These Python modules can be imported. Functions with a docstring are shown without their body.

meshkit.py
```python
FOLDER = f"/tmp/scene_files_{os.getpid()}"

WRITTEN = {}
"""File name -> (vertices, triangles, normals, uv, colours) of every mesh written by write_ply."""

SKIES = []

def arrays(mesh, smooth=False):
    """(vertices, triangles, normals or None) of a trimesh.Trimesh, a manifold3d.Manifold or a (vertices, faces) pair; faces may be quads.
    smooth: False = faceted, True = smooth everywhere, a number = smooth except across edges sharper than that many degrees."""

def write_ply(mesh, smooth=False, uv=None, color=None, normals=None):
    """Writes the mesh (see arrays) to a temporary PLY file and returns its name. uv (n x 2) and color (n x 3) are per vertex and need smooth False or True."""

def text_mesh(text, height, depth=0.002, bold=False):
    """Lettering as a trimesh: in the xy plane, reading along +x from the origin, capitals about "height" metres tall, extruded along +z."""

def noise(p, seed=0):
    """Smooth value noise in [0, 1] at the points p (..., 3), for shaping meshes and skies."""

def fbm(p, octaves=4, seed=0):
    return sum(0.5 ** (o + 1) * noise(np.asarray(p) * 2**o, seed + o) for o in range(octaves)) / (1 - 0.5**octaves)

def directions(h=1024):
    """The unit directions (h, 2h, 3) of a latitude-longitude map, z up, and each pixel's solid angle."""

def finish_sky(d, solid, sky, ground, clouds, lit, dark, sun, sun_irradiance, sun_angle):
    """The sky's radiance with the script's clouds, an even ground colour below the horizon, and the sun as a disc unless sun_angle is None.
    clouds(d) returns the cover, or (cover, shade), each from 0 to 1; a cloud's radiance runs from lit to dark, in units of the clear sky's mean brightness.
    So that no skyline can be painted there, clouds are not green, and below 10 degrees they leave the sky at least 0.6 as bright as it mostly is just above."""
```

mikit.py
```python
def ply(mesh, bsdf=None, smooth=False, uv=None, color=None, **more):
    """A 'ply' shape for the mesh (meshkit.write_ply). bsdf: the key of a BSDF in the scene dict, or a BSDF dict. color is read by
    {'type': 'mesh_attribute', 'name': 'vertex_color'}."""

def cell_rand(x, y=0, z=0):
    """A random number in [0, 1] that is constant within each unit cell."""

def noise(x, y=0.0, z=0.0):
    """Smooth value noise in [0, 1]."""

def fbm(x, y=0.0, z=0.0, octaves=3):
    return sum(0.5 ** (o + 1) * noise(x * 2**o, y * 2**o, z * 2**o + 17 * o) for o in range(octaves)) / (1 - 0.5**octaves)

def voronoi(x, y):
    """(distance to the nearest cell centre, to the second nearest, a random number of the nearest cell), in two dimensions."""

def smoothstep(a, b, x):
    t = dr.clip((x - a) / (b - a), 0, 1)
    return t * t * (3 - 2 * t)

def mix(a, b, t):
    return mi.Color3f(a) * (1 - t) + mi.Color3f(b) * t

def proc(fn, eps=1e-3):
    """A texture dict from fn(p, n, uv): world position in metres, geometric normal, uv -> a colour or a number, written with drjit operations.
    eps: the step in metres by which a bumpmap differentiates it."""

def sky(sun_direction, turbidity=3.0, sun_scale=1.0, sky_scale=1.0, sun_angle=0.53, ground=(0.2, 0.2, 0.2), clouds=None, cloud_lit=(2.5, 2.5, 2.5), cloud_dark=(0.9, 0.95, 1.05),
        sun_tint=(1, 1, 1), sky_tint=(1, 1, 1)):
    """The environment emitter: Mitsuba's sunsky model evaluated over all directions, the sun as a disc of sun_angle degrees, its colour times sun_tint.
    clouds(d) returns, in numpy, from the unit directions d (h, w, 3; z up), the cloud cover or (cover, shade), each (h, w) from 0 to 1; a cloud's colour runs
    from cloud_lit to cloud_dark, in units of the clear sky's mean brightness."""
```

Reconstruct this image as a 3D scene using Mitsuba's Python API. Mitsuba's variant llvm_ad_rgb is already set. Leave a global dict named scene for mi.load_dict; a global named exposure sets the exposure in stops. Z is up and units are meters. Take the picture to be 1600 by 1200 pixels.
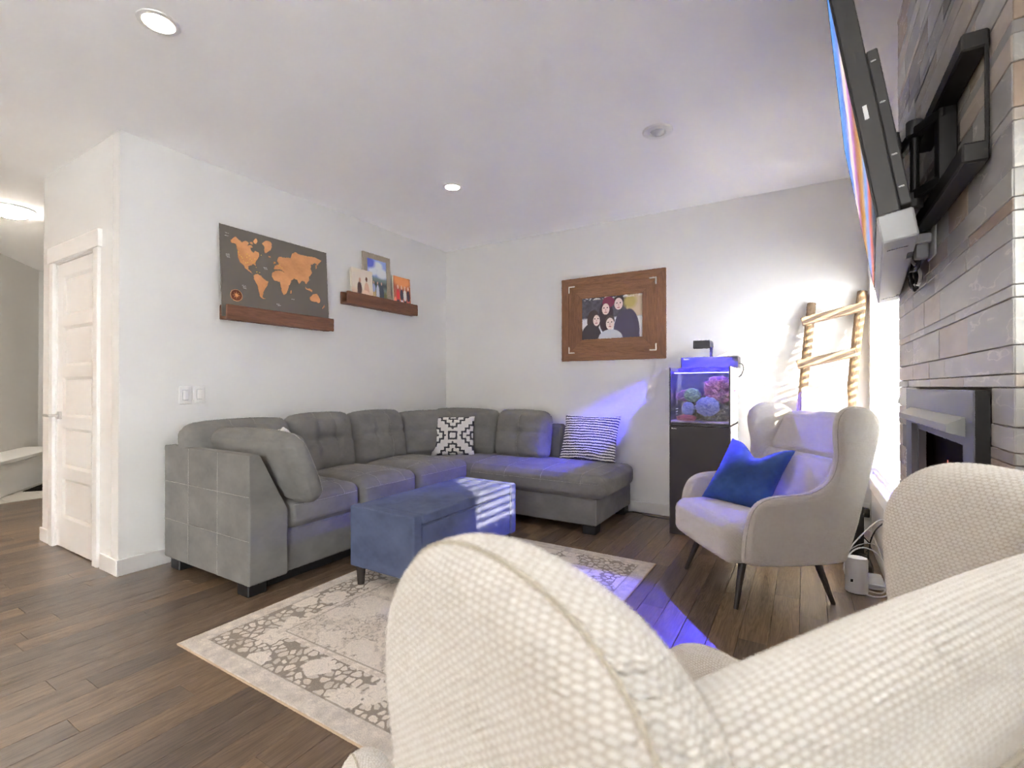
import math
import numpy as np
import trimesh
import shapely
from shapely.geometry import Polygon, box as sbox
from scipy.spatial import Delaunay
import drjit as dr
import mitsuba as mi
import mikit
import meshkit
from mikit import noise, fbm, voronoi, cell_rand, smoothstep, mix

T = mi.ScalarTransform4f
scene, labels = {}, {}
rng = np.random.default_rng(7)

# ------------------------------------------------------------------ camera, sky, exposure
YAW, PITCH, EYE, FOCAL = math.radians(31.30), math.radians(0.323), 1.16, 752.0
fwd = np.array([-math.sin(YAW) * math.cos(PITCH), math.cos(YAW) * math.cos(PITCH), math.sin(PITCH)])
scene['camera'] = {
    'type': 'thinlens', 'fov': math.degrees(2 * math.atan(800 / FOCAL)), 'fov_axis': 'x',
    'aperture_radius': 0.0014, 'focus_distance': 3.3, 'near_clip': 0.02, 'far_clip': 200.0,
    'to_world': T().look_at(origin=[0, 0, EYE], target=[fwd[0], fwd[1], EYE + fwd[2]], up=[0, 0, 1])}
SUN = (0.79, -0.615, 0.339)
scene['sky'] = mikit.sky(SUN, turbidity=3.0, sun_scale=6.0, sky_scale=48.0, ground=(0.78, 0.79, 0.82), sun_tint=(0.9, 1.0, 1.15),
                         clouds=lambda d: 0.97 + 0.03 * meshkit.fbm(d * 3.0, 3), cloud_lit=(0.94, 1.0, 1.06), cloud_dark=(0.90, 0.95, 1.0))
exposure = 3.06
LAMP_WARM = (9.0, 7.6, 6.0)


# ------------------------------------------------------------------ helpers
def lin(*c):
    c = np.array(c, float) / 255
    return np.where(c <= 0.04045, c / 12.92, ((c + 0.055) / 1.055) ** 2.4)


def rgb(*c):
    return {'type': 'rgb', 'value': [float(x) for x in lin(*c)]}


def mat(name, color, rough=0.6, spec=0.4, bump=None, two=True, **more):
    base = mikit.proc(color) if callable(color) else (color if isinstance(color, dict) else rgb(*color))
    b = {'type': 'principled', 'base_color': base, 'roughness': rough, 'specular': spec, **more}
    if bump:
        b = {'type': 'bumpmap', 'tex': mikit.proc(bump[0], bump[2] if len(bump) > 2 else 1e-3), 'scale': bump[1], 'bsdf': b}
    scene['mat_' + name] = {'type': 'twosided', 'bsdf': b} if two else b
    return 'mat_' + name


def num(key):
    if key not in scene and key not in labels:
        return key
    k = 1
    while f'{key}_{k:03d}' in scene or f'{key}_{k:03d}' in labels:
        k += 1
    return f'{key}_{k:03d}'


def add(key, mesh, m, smooth=False, label=None, **kw):
    """One shape under the next free key."""
    key = num(key)
    scene[key] = mikit.ply(mesh, m, smooth=smooth, **kw)
    if label:
        labels[key] = {'label': label}
    return key


def tag(key, label, cat, group=None):
    labels[key] = {'label': label, 'category': cat}
    if group:
        labels[key]['group'] = group


def thing(name, label, cat, group=None):
    key = num(name)
    tag(key, label, cat, group)
    return key


def struct(key, mesh, m, label=None, smooth=False, **kw):
    key = num(key)
    scene[key] = mikit.ply(mesh, m, smooth=smooth, **kw)
    labels[key] = {'kind': 'structure'}
    if label:
        labels[key]['label'] = label
    return key


def bx(x0, x1, y0, y1, z0, z1, r=0.0):
    """Axis-aligned box, its edges chamfered by r."""
    lo, hi = np.minimum([x0, y0, z0], [x1, y1, z1]), np.maximum([x0, y0, z0], [x1, y1, z1])
    if r <= 0:
        m = trimesh.creation.box(extents=hi - lo)
        m.apply_translation((lo + hi) / 2)
        return m
    pts = []
    for k in range(3):
        for s in np.ndindex(2, 2, 2):
            p = np.where(np.array(s) == 1, hi - r, lo + r)
            p[k] = hi[k] if s[k] else lo[k]
            pts.append(p)
    return trimesh.convex.convex_hull(np.array(pts))


def cat(*ms):
    return trimesh.util.concatenate([m for m in ms])


def obox(c, half, axes, r=0.0):
    m = bx(-half[0], half[0], -half[1], half[1], -half[2], half[2], r)
    M = np.eye(4)
    M[:3, :3] = np.array(axes, float).T
    M[:3, 3] = c
    m.apply_transform(M)
    return m


def unit(v):
    v = np.asarray(v, float)
    return v / np.linalg.norm(v)


def tube(pts, rad, sides=6, n=None):
    p = np.asarray(pts, float)
    if n:
        from scipy.interpolate import make_interp_spline
        t = np.r_[0, np.cumsum(np.linalg.norm(np.diff(p, axis=0), axis=1))]
        p = make_interp_spline(t, p, k=min(3, len(p) - 1))(np.linspace(0, t[-1], n))
    t = np.gradient(p, axis=0)
    t /= np.linalg.norm(t, axis=1, keepdims=True) + 1e-12
    a = np.cross(t, [0.31, 0.17, 0.93])
    a /= np.linalg.norm(a, axis=1, keepdims=True) + 1e-12
    b, ang = np.cross(t, a), np.arange(sides) * 2 * np.pi / sides
    rr = np.broadcast_to(rad, (len(p),))
    v = p[:, None] + rr[:, None, None] * (np.cos(ang)[None, :, None] * a[:, None] + np.sin(ang)[None, :, None] * b[:, None])
    i, j = np.meshgrid(np.arange(len(p) - 1), np.arange(sides), indexing='ij')
    q = np.stack([i * sides + j, i * sides + (j + 1) % sides, (i + 1) * sides + (j + 1) % sides, (i + 1) * sides + j], -1).reshape(-1, 4)
    f = np.vstack([q[:, [0, 1, 2]], q[:, [0, 2, 3]]])
    n0 = len(v) * sides
    v = np.vstack([v.reshape(-1, 3), p[:1], p[-1:]])
    k = np.arange(sides)
    f = np.vstack([f, np.stack([k * 0 + n0, (k + 1) % sides, k], 1), np.stack([k * 0 + n0 + 1, n0 - sides + k, n0 - sides + (k + 1) % sides], 1)])
    return trimesh.Trimesh(v, f, process=False)


def lathe(profile, center, n=32):
    """profile: (r, z) rows; revolved about a vertical axis through center."""
    m = trimesh.creation.revolve(np.array(profile, float), sections=n)
    m.apply_translation(center)
    return m


def prism(poly, h, origin, e1, e2, e3):
    """2-D polygon (in e1, e2) extruded by h along e3 from origin."""
    m = trimesh.creation.extrude_polygon(poly if isinstance(poly, shapely.Geometry) else Polygon(poly), h, engine='earcut')
    M = np.eye(4)
    M[:3, 0], M[:3, 1], M[:3, 2], M[:3, 3] = e1, e2, e3, origin
    m.apply_transform(M)
    if np.linalg.det(M[:3, :3]) < 0:
        m.invert()
    return m


def wall_x(x0, x1, y0, y1, z0, z1, holes=()):
    p = sbox(y0, z0, y1, z1)
    for h in holes:
        p = p.difference(sbox(*h))
    return prism(p, x1 - x0, [x0, 0, 0], [0, 1, 0], [0, 0, 1], [1, 0, 0])


def wall_y(y0, y1, x0, x1, z0, z1, holes=()):
    p = sbox(x0, z0, x1, z1)
    for h in holes:
        p = p.difference(sbox(h[0], h[1], h[2], h[3]))
    return prism(p, y1 - y0, [0, y0, 0], [1, 0, 0], [0, 0, 1], [0, 1, 0])


class Soft:
    """A subdivided rounded box with bulged faces and seams; axes give its place. disp(q, n) is the displacement along the flat normal."""

    def __init__(self, size, r, center, axes=np.eye(3), cell=0.03, disp=None, warp=None):
        self.h, self.r, self.c, self.A, self.disp, self.warp, self.cell = np.array(size, float) / 2, r, np.array(center, float), np.array(axes, float), disp, warp, cell

    def line(self, k):
        h, r = self.h[k], self.r
        a = h - r * (1 - np.array([0, 0.12, 0.32, 0.6, 1.0])) ** 1.0 if r > 0 else np.array([h])
        edge = h - r + r * np.tan(np.linspace(0, math.pi / 4, 5))
        n = max(2, int(2 * (h - r) / self.cell))
        mid = np.linspace(-(h - r), h - r, n + 1)
        return np.unique(np.round(np.r_[-edge[::-1], mid, edge], 6))

    def shape(self, p):
        """Maps points p on the sharp box to the soft surface (world)."""
        inner = np.clip(p, -(self.h - self.r), self.h - self.r)
        n = p - inner
        n = n / np.maximum(np.linalg.norm(n, axis=1, keepdims=True), 1e-9)
        q = inner + n * self.r
        if self.disp:
            q = q + n * self.disp(p, n)[:, None]
        if self.warp:
            q = self.warp(q)
        return self.c + q @ self.A

    def mesh(self):
        vs, fs, at = [], [], 0
        L = [self.line(k) for k in range(3)]
        for k in range(3):
            i, j = [(1, 2), (2, 0), (0, 1)][k]
            for s in (-1, 1):
                a, b = np.meshgrid(L[i], L[j], indexing='ij')
                p = np.zeros(a.shape + (3,))
                p[..., i], p[..., j], p[..., k] = a, b, s * self.h[k]
                na, nb = a.shape
                u, w = np.meshgrid(np.arange(na - 1), np.arange(nb - 1), indexing='ij')
                q = np.stack([u * nb + w, (u + 1) * nb + w, (u + 1) * nb + w + 1, u * nb + w + 1], -1).reshape(-1, 4)
                if s < 0:
                    q = q[:, ::-1]
                vs.append(p.reshape(-1, 3))
                fs.append(q + at)
                at += na * nb
        p, f = np.vstack(vs), np.vstack(fs)
        key = np.round(p / 1e-5).astype(np.int64)
        _, first, inv = np.unique(key, axis=0, return_index=True, return_inverse=True)
        p, f = p[first], inv.reshape(-1)[f]
        f = np.vstack([f[:, [0, 1, 2]], f[:, [0, 2, 3]]])
        self.uv = np.stack([p[:, 0] + 0 * p[:, 1], p[:, 1] - p[:, 2]], 1)
        return trimesh.Trimesh(self.shape(p), f, process=False)

    def seam(self, pts, rad=0.0022, lift=0.0005, n=40):
        """A stitched line along pts (in box coordinates on the sharp surface)."""
        pts = np.array(pts, float)
        t = np.r_[0, np.cumsum(np.linalg.norm(np.diff(pts, axis=0), axis=1))]
        s = np.linspace(0, t[-1], n)
        p = np.stack([np.interp(s, t, pts[:, k]) for k in range(3)], 1)
        inner = np.clip(p, -(self.h - self.r), self.h - self.r)
        nn = p - inner
        nn /= np.maximum(np.linalg.norm(nn, axis=1, keepdims=True), 1e-9)
        return tube(self.shape(p) + lift * (nn @ self.A), rad, 5)


def bulge(h, amount):
    """Crown on every face: fullest in its middle."""
    def f(p, n):
        u = np.clip(np.abs(p) / h, 0, 1)
        g = 1 - u ** 2.5
        face = np.abs(n) ** 2
        return (face[:, 0] * g[:, 1] * g[:, 2] * amount[0] + face[:, 1] * g[:, 0] * g[:, 2] * amount[1] + face[:, 2] * g[:, 0] * g[:, 1] * amount[2])
    return f


def panel(poly, half, cell=0.025, K=6):
    """A bullnosed pad of the outline poly: (2-D points with height, triangles, 2-D coordinates). Both faces share the rim."""
    poly = Polygon(poly) if not isinstance(poly, Polygon) else poly
    ds = [half * (1 - math.cos(k * math.pi / 2 / K)) for k in range(K + 1)]
    pts = []
    for k, d in enumerate(ds):
        g = poly.buffer(-d) if k else poly
        g = max(getattr(g, 'geoms', [g]), key=lambda q: q.area)
        L = g.exterior.length
        n = int(L / (cell * 0.55))
        pts.append(np.array([g.exterior.interpolate(t).coords[0] for t in np.linspace(0, L, n, endpoint=False)]))
    nr = len(pts[0])
    x0, y0, x1, y1 = poly.bounds
    gx, gy = np.meshgrid(np.arange(x0, x1, cell), np.arange(y0, y1, cell))
    g = np.stack([gx.ravel(), gy.ravel()], 1)
    inner = poly.buffer(-(half + 0.5 * cell))
    g = g[shapely.contains_xy(inner, g[:, 0], g[:, 1])]
    p = np.vstack(pts + [g])
    d = np.concatenate([np.full(len(q), ds[k]) for k, q in enumerate(pts)] + [np.full(len(g), half)])
    tri = Delaunay(p).simplices
    c = p[tri].mean(1)
    tri = tri[shapely.contains_xy(poly, c[:, 0], c[:, 1])]
    a = p[tri]
    area = np.cross(a[:, 1] - a[:, 0], a[:, 2] - a[:, 0])
    tri = np.where((area < 0)[:, None], tri[:, ::-1], tri)[np.abs(area) > 1e-9]
    hgt = np.sqrt(np.maximum(half ** 2 - (half - d) ** 2, 0))
    n = len(p)
    back = np.where(np.arange(n) < nr, np.arange(n), np.arange(n) + n - nr)
    P2 = np.vstack([p, p[nr:]])
    H = np.r_[hgt, -hgt[nr:]]
    core = poly.buffer(-half)
    core = max(getattr(core, 'geoms', [core]), key=lambda q: q.area).exterior
    e = np.maximum(half - np.r_[d, d[nr:]], 0)[:, None]
    near = np.array([core.interpolate(core.project(shapely.Point(q))).coords[0] for q in P2])
    out = P2 - near
    out = np.where(e > 1e-6, out / np.maximum(np.linalg.norm(out, axis=1, keepdims=True), 1e-9), 0)
    UV = P2 + out * (half * np.arcsin(np.clip(e / half, 0, 1)) - e)
    return P2, H, np.vstack([tri, back[tri][:, ::-1]]), UV


def smooth_poly(pts, n=3):
    p = np.array(pts, float)
    for _ in range(n):
        q = np.roll(p, -1, axis=0)
        p = np.stack([0.75 * p + 0.25 * q, 0.25 * p + 0.75 * q], 1).reshape(-1, 2)
    return p


def pillow(w, h, t, center, axes, pinch=0.07, n=26, warp=None):
    """A stuffed square pillow; axes = right, up, normal. Returns mesh, uv (0..1)."""
    s = np.sin(np.linspace(-1, 1, n) * math.pi / 2)
    a, b = np.meshgrid(s, s, indexing='ij')
    th = t / 2 * np.maximum((1 - a ** 2) * (1 - b ** 2), 0) ** 0.42
    x = w / 2 * a * (1 - pinch * (1 - b ** 2) * np.abs(a) ** 2)
    y = h / 2 * b * (1 - pinch * (1 - a ** 2) * np.abs(b) ** 2)
    wr = 0.006 * (meshkit.fbm(np.stack([x * 9, y * 9, x * 0 + w * 7], -1)) - 0.5) * np.minimum(th / (0.2 * t), 1)
    V, F, UV = [], [], []
    for k, sg in enumerate((1, -1)):
        p = np.stack([x, y, sg * (th + wr)], -1).reshape(-1, 3)
        V.append(p)
        UV.append(np.stack([(a + 1) / 2, (b + 1) / 2], -1).reshape(-1, 2))
        i, j = np.meshgrid(np.arange(n - 1), np.arange(n - 1), indexing='ij')
        q = np.stack([i * n + j, (i + 1) * n + j, (i + 1) * n + j + 1, i * n + j + 1], -1).reshape(-1, 4)
        F.append((q if sg > 0 else q[:, ::-1]) + k * n * n)
    V, F, UV = np.vstack(V), np.vstack(F), np.vstack(UV)
    if warp:
        V = warp(V)
    f = np.vstack([F[:, [0, 1, 2]], F[:, [0, 2, 3]]])
    V = np.array(center) + V @ np.array(axes, float)
    return trimesh.Trimesh(V, f, process=False), UV


def painted(origin, e1, e2, w, h, nx, ny, fn):
    """A flat print: a grid of w x h whose vertex colours come from fn(s, t) with s, t in 0..1 (t up)."""
    s, t = np.meshgrid(np.linspace(0, 1, nx), np.linspace(0, 1, ny), indexing='ij')
    v = np.array(origin) + s[..., None] * w * np.array(e1) + t[..., None] * h * np.array(e2)
    i, j = np.meshgrid(np.arange(nx - 1), np.arange(ny - 1), indexing='ij')
    q = np.stack([i * ny + j, (i + 1) * ny + j, (i + 1) * ny + j + 1, i * ny + j + 1], -1).reshape(-1, 4)
    f = np.vstack([q[:, [0, 1, 2]], q[:, [0, 2, 3]]])
    return trimesh.Trimesh(v.reshape(-1, 3), f, process=False), fn(s.ravel(), t.ravel())


def ell(s, t, cx, cy, rx, ry, soft=0.12):
    d = np.sqrt(((s - cx) / rx) ** 2 + ((t - cy) / ry) ** 2)
    return np.clip((1 - d) / soft + 0.5, 0, 1)[:, None]


def over(img, m, c):
    return img * (1 - m) + lin(*c) * m


# ------------------------------------------------------------------ materials
def knock(p, n, uv):
    return smoothstep(0.45, 0.7, fbm(p.x * 55, p.y * 55, p.z * 55, 3))


mat('wall', (218, 216, 212), 0.75, 0.25)
mat('ceiling', (248, 247, 245), 0.9, 0.15, bump=(knock, 0.0012, 2e-3))
mat('trim', (238, 238, 236), 0.4, 0.45)
mat('white', (236, 236, 234), 0.35, 0.5)
mat('dark_gap', (18, 15, 13), 0.9, 0.1)
mat('black', (22, 22, 23), 0.45, 0.45)
mat('tv_back', (58, 59, 61), 0.5, 0.4)
mat('grey_box', (176, 178, 180), 0.5, 0.4)
mat('chrome', (200, 198, 195), 0.25, 0.5, metallic=1.0)
mat('slat', (226, 226, 224), 0.45, 0.4)
mat('cord_white', (225, 226, 228), 0.5, 0.4)
mat('dark_leg', (46, 41, 38), 0.4, 0.45)
mat('gold', (214, 180, 88), 0.4, 0.5)
mat('print', {'type': 'mesh_attribute', 'name': 'vertex_color'}, 0.35, 0.4)


def wood_fn(dark, light, axis, seed, sc=1.0):
    d, l = [float(x) for x in lin(*dark)], [float(x) for x in lin(*light)]

    def f(p, n, uv):
        c = [p.x, p.y, p.z]
        along = c.pop(axis)
        g = fbm(c[0] * 26 * sc + seed, c[1] * 26 * sc, along * 1.6 * sc, 4)
        ring = 0.5 + 0.5 * dr.sin(60 * (g + 0.15 * noise(along * 3 * sc, seed)))
        fine = noise(c[0] * 260, c[1] * 260, along * 7)
        return mix(d, l, dr.clip(0.55 * g + 0.25 * ring + 0.25 * fine, 0, 1))
    return f


def wood_bump(axis):
    def f(p, n, uv):
        c = [p.x, p.y, p.z]
        along = c.pop(axis)
        return noise(c[0] * 240, c[1] * 240, along * 6) + 0.5 * fbm(c[0] * 40, c[1] * 40, along * 2, 3)
    return f


PLANKS = [mat(f'plank_{k}', wood_fn(a, b, 1, 3.7 * k), 0.36, 0.45, bump=(wood_bump(1), 0.0006)) for k, (a, b) in enumerate((((61, 50, 41), (103, 87, 72)), ((65, 53, 43), (110, 92, 75)), ((57, 48, 40), (98, 83, 70)), ((70, 56, 44), (118, 97, 76))))]
mat('walnut_y', wood_fn((66, 40, 28), (122, 82, 60), 1, 1.0), 0.5, 0.35)
mat('frame_x', wood_fn((86, 58, 40), (142, 102, 74), 0, 5.0), 0.5, 0.35)
mat('frame_z', wood_fn((82, 55, 38), (136, 96, 70), 2, 8.0), 0.5, 0.35)
mat('frame_grey', wood_fn((128, 116, 100), (168, 156, 140), 2, 2.0), 0.55, 0.3)
mat('ladder', wood_fn((80, 66, 52), (136, 116, 94), 2, 4.0), 0.65, 0.3, bump=(wood_bump(2), 0.002))
mat('ladder_rung', wood_fn((80, 68, 58), (138, 120, 104), 0, 6.0), 0.7, 0.3, bump=(wood_bump(0), 0.002))


def suede(a, b, k):
    A, B = [float(x) for x in lin(*a)], [float(x) for x in lin(*b)]

    def f(p, n, uv):
        g = fbm(p.x * 9 + k, p.y * 9, p.z * 9, 4)
        h = fbm(p.x * 60, p.y * 60, p.z * 60 + k, 2)
        return mix(A, B, dr.clip(1.6 * (g - 0.5) + 0.5 + 0.35 * (h - 0.5), 0, 1))
    return f


def weave_small(p, n, uv):
    return noise(p.x * 420, p.y * 420, p.z * 420)


mat('sofa', suede((97, 96, 93), (115, 113, 109), 0.0), 0.85, 0.2, bump=(weave_small, 0.0006, 8e-4), sheen=0.6)
mat('stitch', (132, 130, 126), 0.8, 0.2)
mat('bench_fabric', suede((66, 74, 97), (82, 91, 116), 4.0), 0.85, 0.2, bump=(weave_small, 0.001, 8e-4), sheen=0.3)
mat('velvet', suede((26, 48, 92), (46, 76, 128), 2.0), 0.7, 0.25, sheen=1.0)
mat('throw', (240, 238, 234), 0.9, 0.15)


def weave(p, n, uv):
    a, b = 0.0074, 0.0044
    v = uv.y / b + 0.12 * noise(uv.x * 60, uv.y * 60)
    row = dr.floor(v)
    u = uv.x / a + 0.5 * (row - 2 * dr.floor(row / 2)) + 0.25 * v + 0.1 * noise(uv.x * 80, uv.y * 80, 3.0)
    fu, fv = u - dr.floor(u), v - row
    k = dr.sqrt(dr.maximum(dr.sin(math.pi * fu) * dr.sin(math.pi * fv), 0))
    return k * (0.75 + 0.4 * cell_rand(dr.floor(u), row)) + 0.1 * noise(uv.x * 900, uv.y * 900)


def weave_col(p, n, uv):
    return mix([0.57, 0.50, 0.41], [0.92, 0.885, 0.825], dr.clip(1.25 * weave(p, n, uv), 0, 1))  # thread gaps painted darker and warmer, standing in for shade and warm light


mat('woven', weave_col, 0.9, 0.15, bump=(weave, 0.0038, 3e-4), sheen=0.3)
mat('woven_piping', (176, 168, 152), 0.9, 0.15)


def rug_fn(p, n, uv):
    x0, x1, y0, y1 = -2.41, -0.83, 1.07, 3.17
    e = dr.minimum(dr.minimum(p.x - x0, x1 - p.x), dr.minimum(p.y - y0, y1 - p.y))
    wx, wy = p.x + 0.02 * fbm(p.x * 30, p.y * 30), p.y + 0.02 * fbm(p.x * 30, p.y * 30 + 9)
    cream, taupe, beige, greige = [0.62, 0.56, 0.49], [0.25, 0.212, 0.172], [0.50, 0.44, 0.375], [0.36, 0.32, 0.285]
    f1, f2, r = voronoi(wx * 24, wy * 24)
    leaf = smoothstep(0.14, 0.24, f2 - f1) * smoothstep(0.62, 0.5, f1)
    g1, g2, s = voronoi(wx * 6.2, wy * 6.2)
    wob = 0.05 * dr.sin(24 * noise(wx * 14, wy * 14))
    flower = smoothstep(0.44, 0.38, g1 + wob) * (1 - 0.45 * smoothstep(0.03, 0.0, dr.abs(g1 - 0.2 + wob))) * dr.select(s > 0.45, 1.0, 0.0)
    bord = mix(taupe, cream, dr.clip(leaf * (0.55 + 0.45 * r), 0, 1))
    bord = mix(bord, cream, dr.clip(flower, 0, 1))
    n1 = fbm(wx * 42, wy * 42, 0.0, 3)
    h1, h2, q = voronoi(wx * 34 + 5, wy * 34)
    fleck = smoothstep(0.46, 0.56, n1) * smoothstep(0.16, 0.05, h2 - h1) * smoothstep(0.28, 0.5, fbm(wx * 5, wy * 5, 4.0)) + 0.5 * smoothstep(0.55, 0.62, fbm(wx * 70, wy * 70, 2.0, 2))
    field = mix(mix(cream, beige, fbm(wx * 12, wy * 12)), taupe, dr.clip(0.75 * fleck, 0, 1))
    field = mix(field, cream, dr.clip(0.8 * flower, 0, 1))
    d1, d2, t = voronoi(p.x * 30, p.y * 30)
    outer = mix(greige, cream, dr.clip(0.55 + 0.9 * (fbm(p.x * 30, p.y * 30) - 0.5) + 0.3 * smoothstep(0.3, 0.2, d1) * smoothstep(0.02, 0.0, dr.abs(e - 0.065)), 0, 1))
    line = smoothstep(0.006, 0.002, dr.abs(e - 0.092)) + smoothstep(0.006, 0.002, dr.abs(e - 0.318))
    guard = mix(beige, cream, smoothstep(0.35, 0.6, fbm(p.x * 60, p.y * 60)))
    c = dr.select(e < 0.09, outer, dr.select(e < 0.285, bord, dr.select(e < 0.32, guard, field)))
    c = mix(c, taupe, dr.clip(0.7 * line, 0, 1))
    return c * (0.82 + 0.36 * noise(p.x * 500, p.y * 500))


mat('rug', rug_fn, 0.95, 0.1, bump=(lambda p, n, uv: noise(p.x * 450, p.y * 450), 0.0012, 8e-4))
mat('rug_edge', (176, 156, 132), 0.95, 0.1)


def geo_fn(p, n, uv):
    a = dr.abs(dr.floor(uv.x * 23.0) - 11)
    b = dr.abs(dr.floor(uv.y * 23.0) - 11)
    hi, lo = dr.maximum(a, b), dr.minimum(a, b)
    q = hi - lo
    k = q - 5 * dr.floor(q / 5)
    odd = lo - 2 * dr.floor(lo / 2) > 0.5
    dark = dr.select(odd, dr.select(k == 4, 1.0, 0.0), dr.select(k >= 3, 1.0, dr.select((k == 0) & (q > 0), 1.0, 0.0)))
    dark = dr.select(hi <= 2, dr.select(hi == 2, 1.0, 0.0), dr.select(hi == 3, 0.0, dark))
    return mix([0.78, 0.76, 0.73], [0.045, 0.045, 0.05], dark)


def stripe_fn(p, n, uv):
    v = uv.y * 17 + 0.5 * noise(uv.x * 5, uv.y * 6) + 0.15 * noise(uv.x * 22, uv.y * 9)
    f = v - dr.floor(v)
    w = 0.20 + 0.12 * noise(uv.x * 9, dr.floor(v) * 3.1)
    return mix([0.76, 0.74, 0.71], [0.07, 0.07, 0.08], smoothstep(w + 0.06, w - 0.06, dr.abs(f - 0.5)))


mat('geo', geo_fn, 0.9, 0.15)
mat('stripes', stripe_fn, 0.9, 0.15)


def stone(base, vein, k):
    A, B = [float(x) for x in lin(*base)], [float(x) for x in lin(*vein)]

    def f(p, n, uv):
        q = fbm(p.y * 7 + 31 * k, p.z * 22, p.x * 20, 4)
        r = cell_rand(p.y * 6 + k, p.z * 11)
        v = smoothstep(0.025, 0.0, dr.abs(q - 0.5 - 0.03 * k % 0.1)) * smoothstep(0.4, 0.65, fbm(p.y * 4, p.z * 4, k * 1.0))
        return mix(mix(A, B, dr.clip(0.9 * (q - 0.35), 0, 1)), [0.55, 0.52, 0.48], 0.55 * v)
    return f


STONE = [mat(f'stone_{k}', stone(a, b, k), 0.38, 0.45) for k, (a, b) in enumerate((((160, 159, 156), (184, 182, 178)), ((140, 139, 137), (166, 164, 160)), ((100, 98, 98), (128, 126, 124)), ((148, 132, 119), (174, 160, 148)), ((166, 156, 147), (190, 182, 174)), ((124, 116, 110), (150, 142, 135))))]
mat('grout', (96, 92, 88), 0.9, 0.1)
mat('steel', (104, 107, 114), 0.42, 0.5, metallic=0.35)
mat('steel_light', (150, 152, 150), 0.4, 0.5, metallic=0.25)
mat('fire_glass', (9, 5, 5), 0.7, 0.05)
mat('siding', (92, 92, 94), 0.8, 0.2)
mat('map_board', (94, 88, 81), 0.55, 0.35)
mat('cork', suede((178, 120, 74), (206, 150, 104), 7.0), 0.7, 0.3)
mat('compass', (92, 44, 30), 0.6, 0.3)
mat('canvas_edge', (210, 200, 184), 0.8, 0.2)
mat('entry_tile', (176, 172, 164), 0.5, 0.4)
mat('blue_bag', suede((60, 108, 140), (112, 156, 186), 3.0), 0.9, 0.2)
mat('tank_black', (26, 24, 30), 0.3, 0.5)
mat('tank_rear', (18, 15, 110), 0.5, 0.3)  # blue glow of the tank lamp painted into the rear panel
mat('cabinet_dark', (44, 40, 40), 0.42, 0.45)
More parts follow.
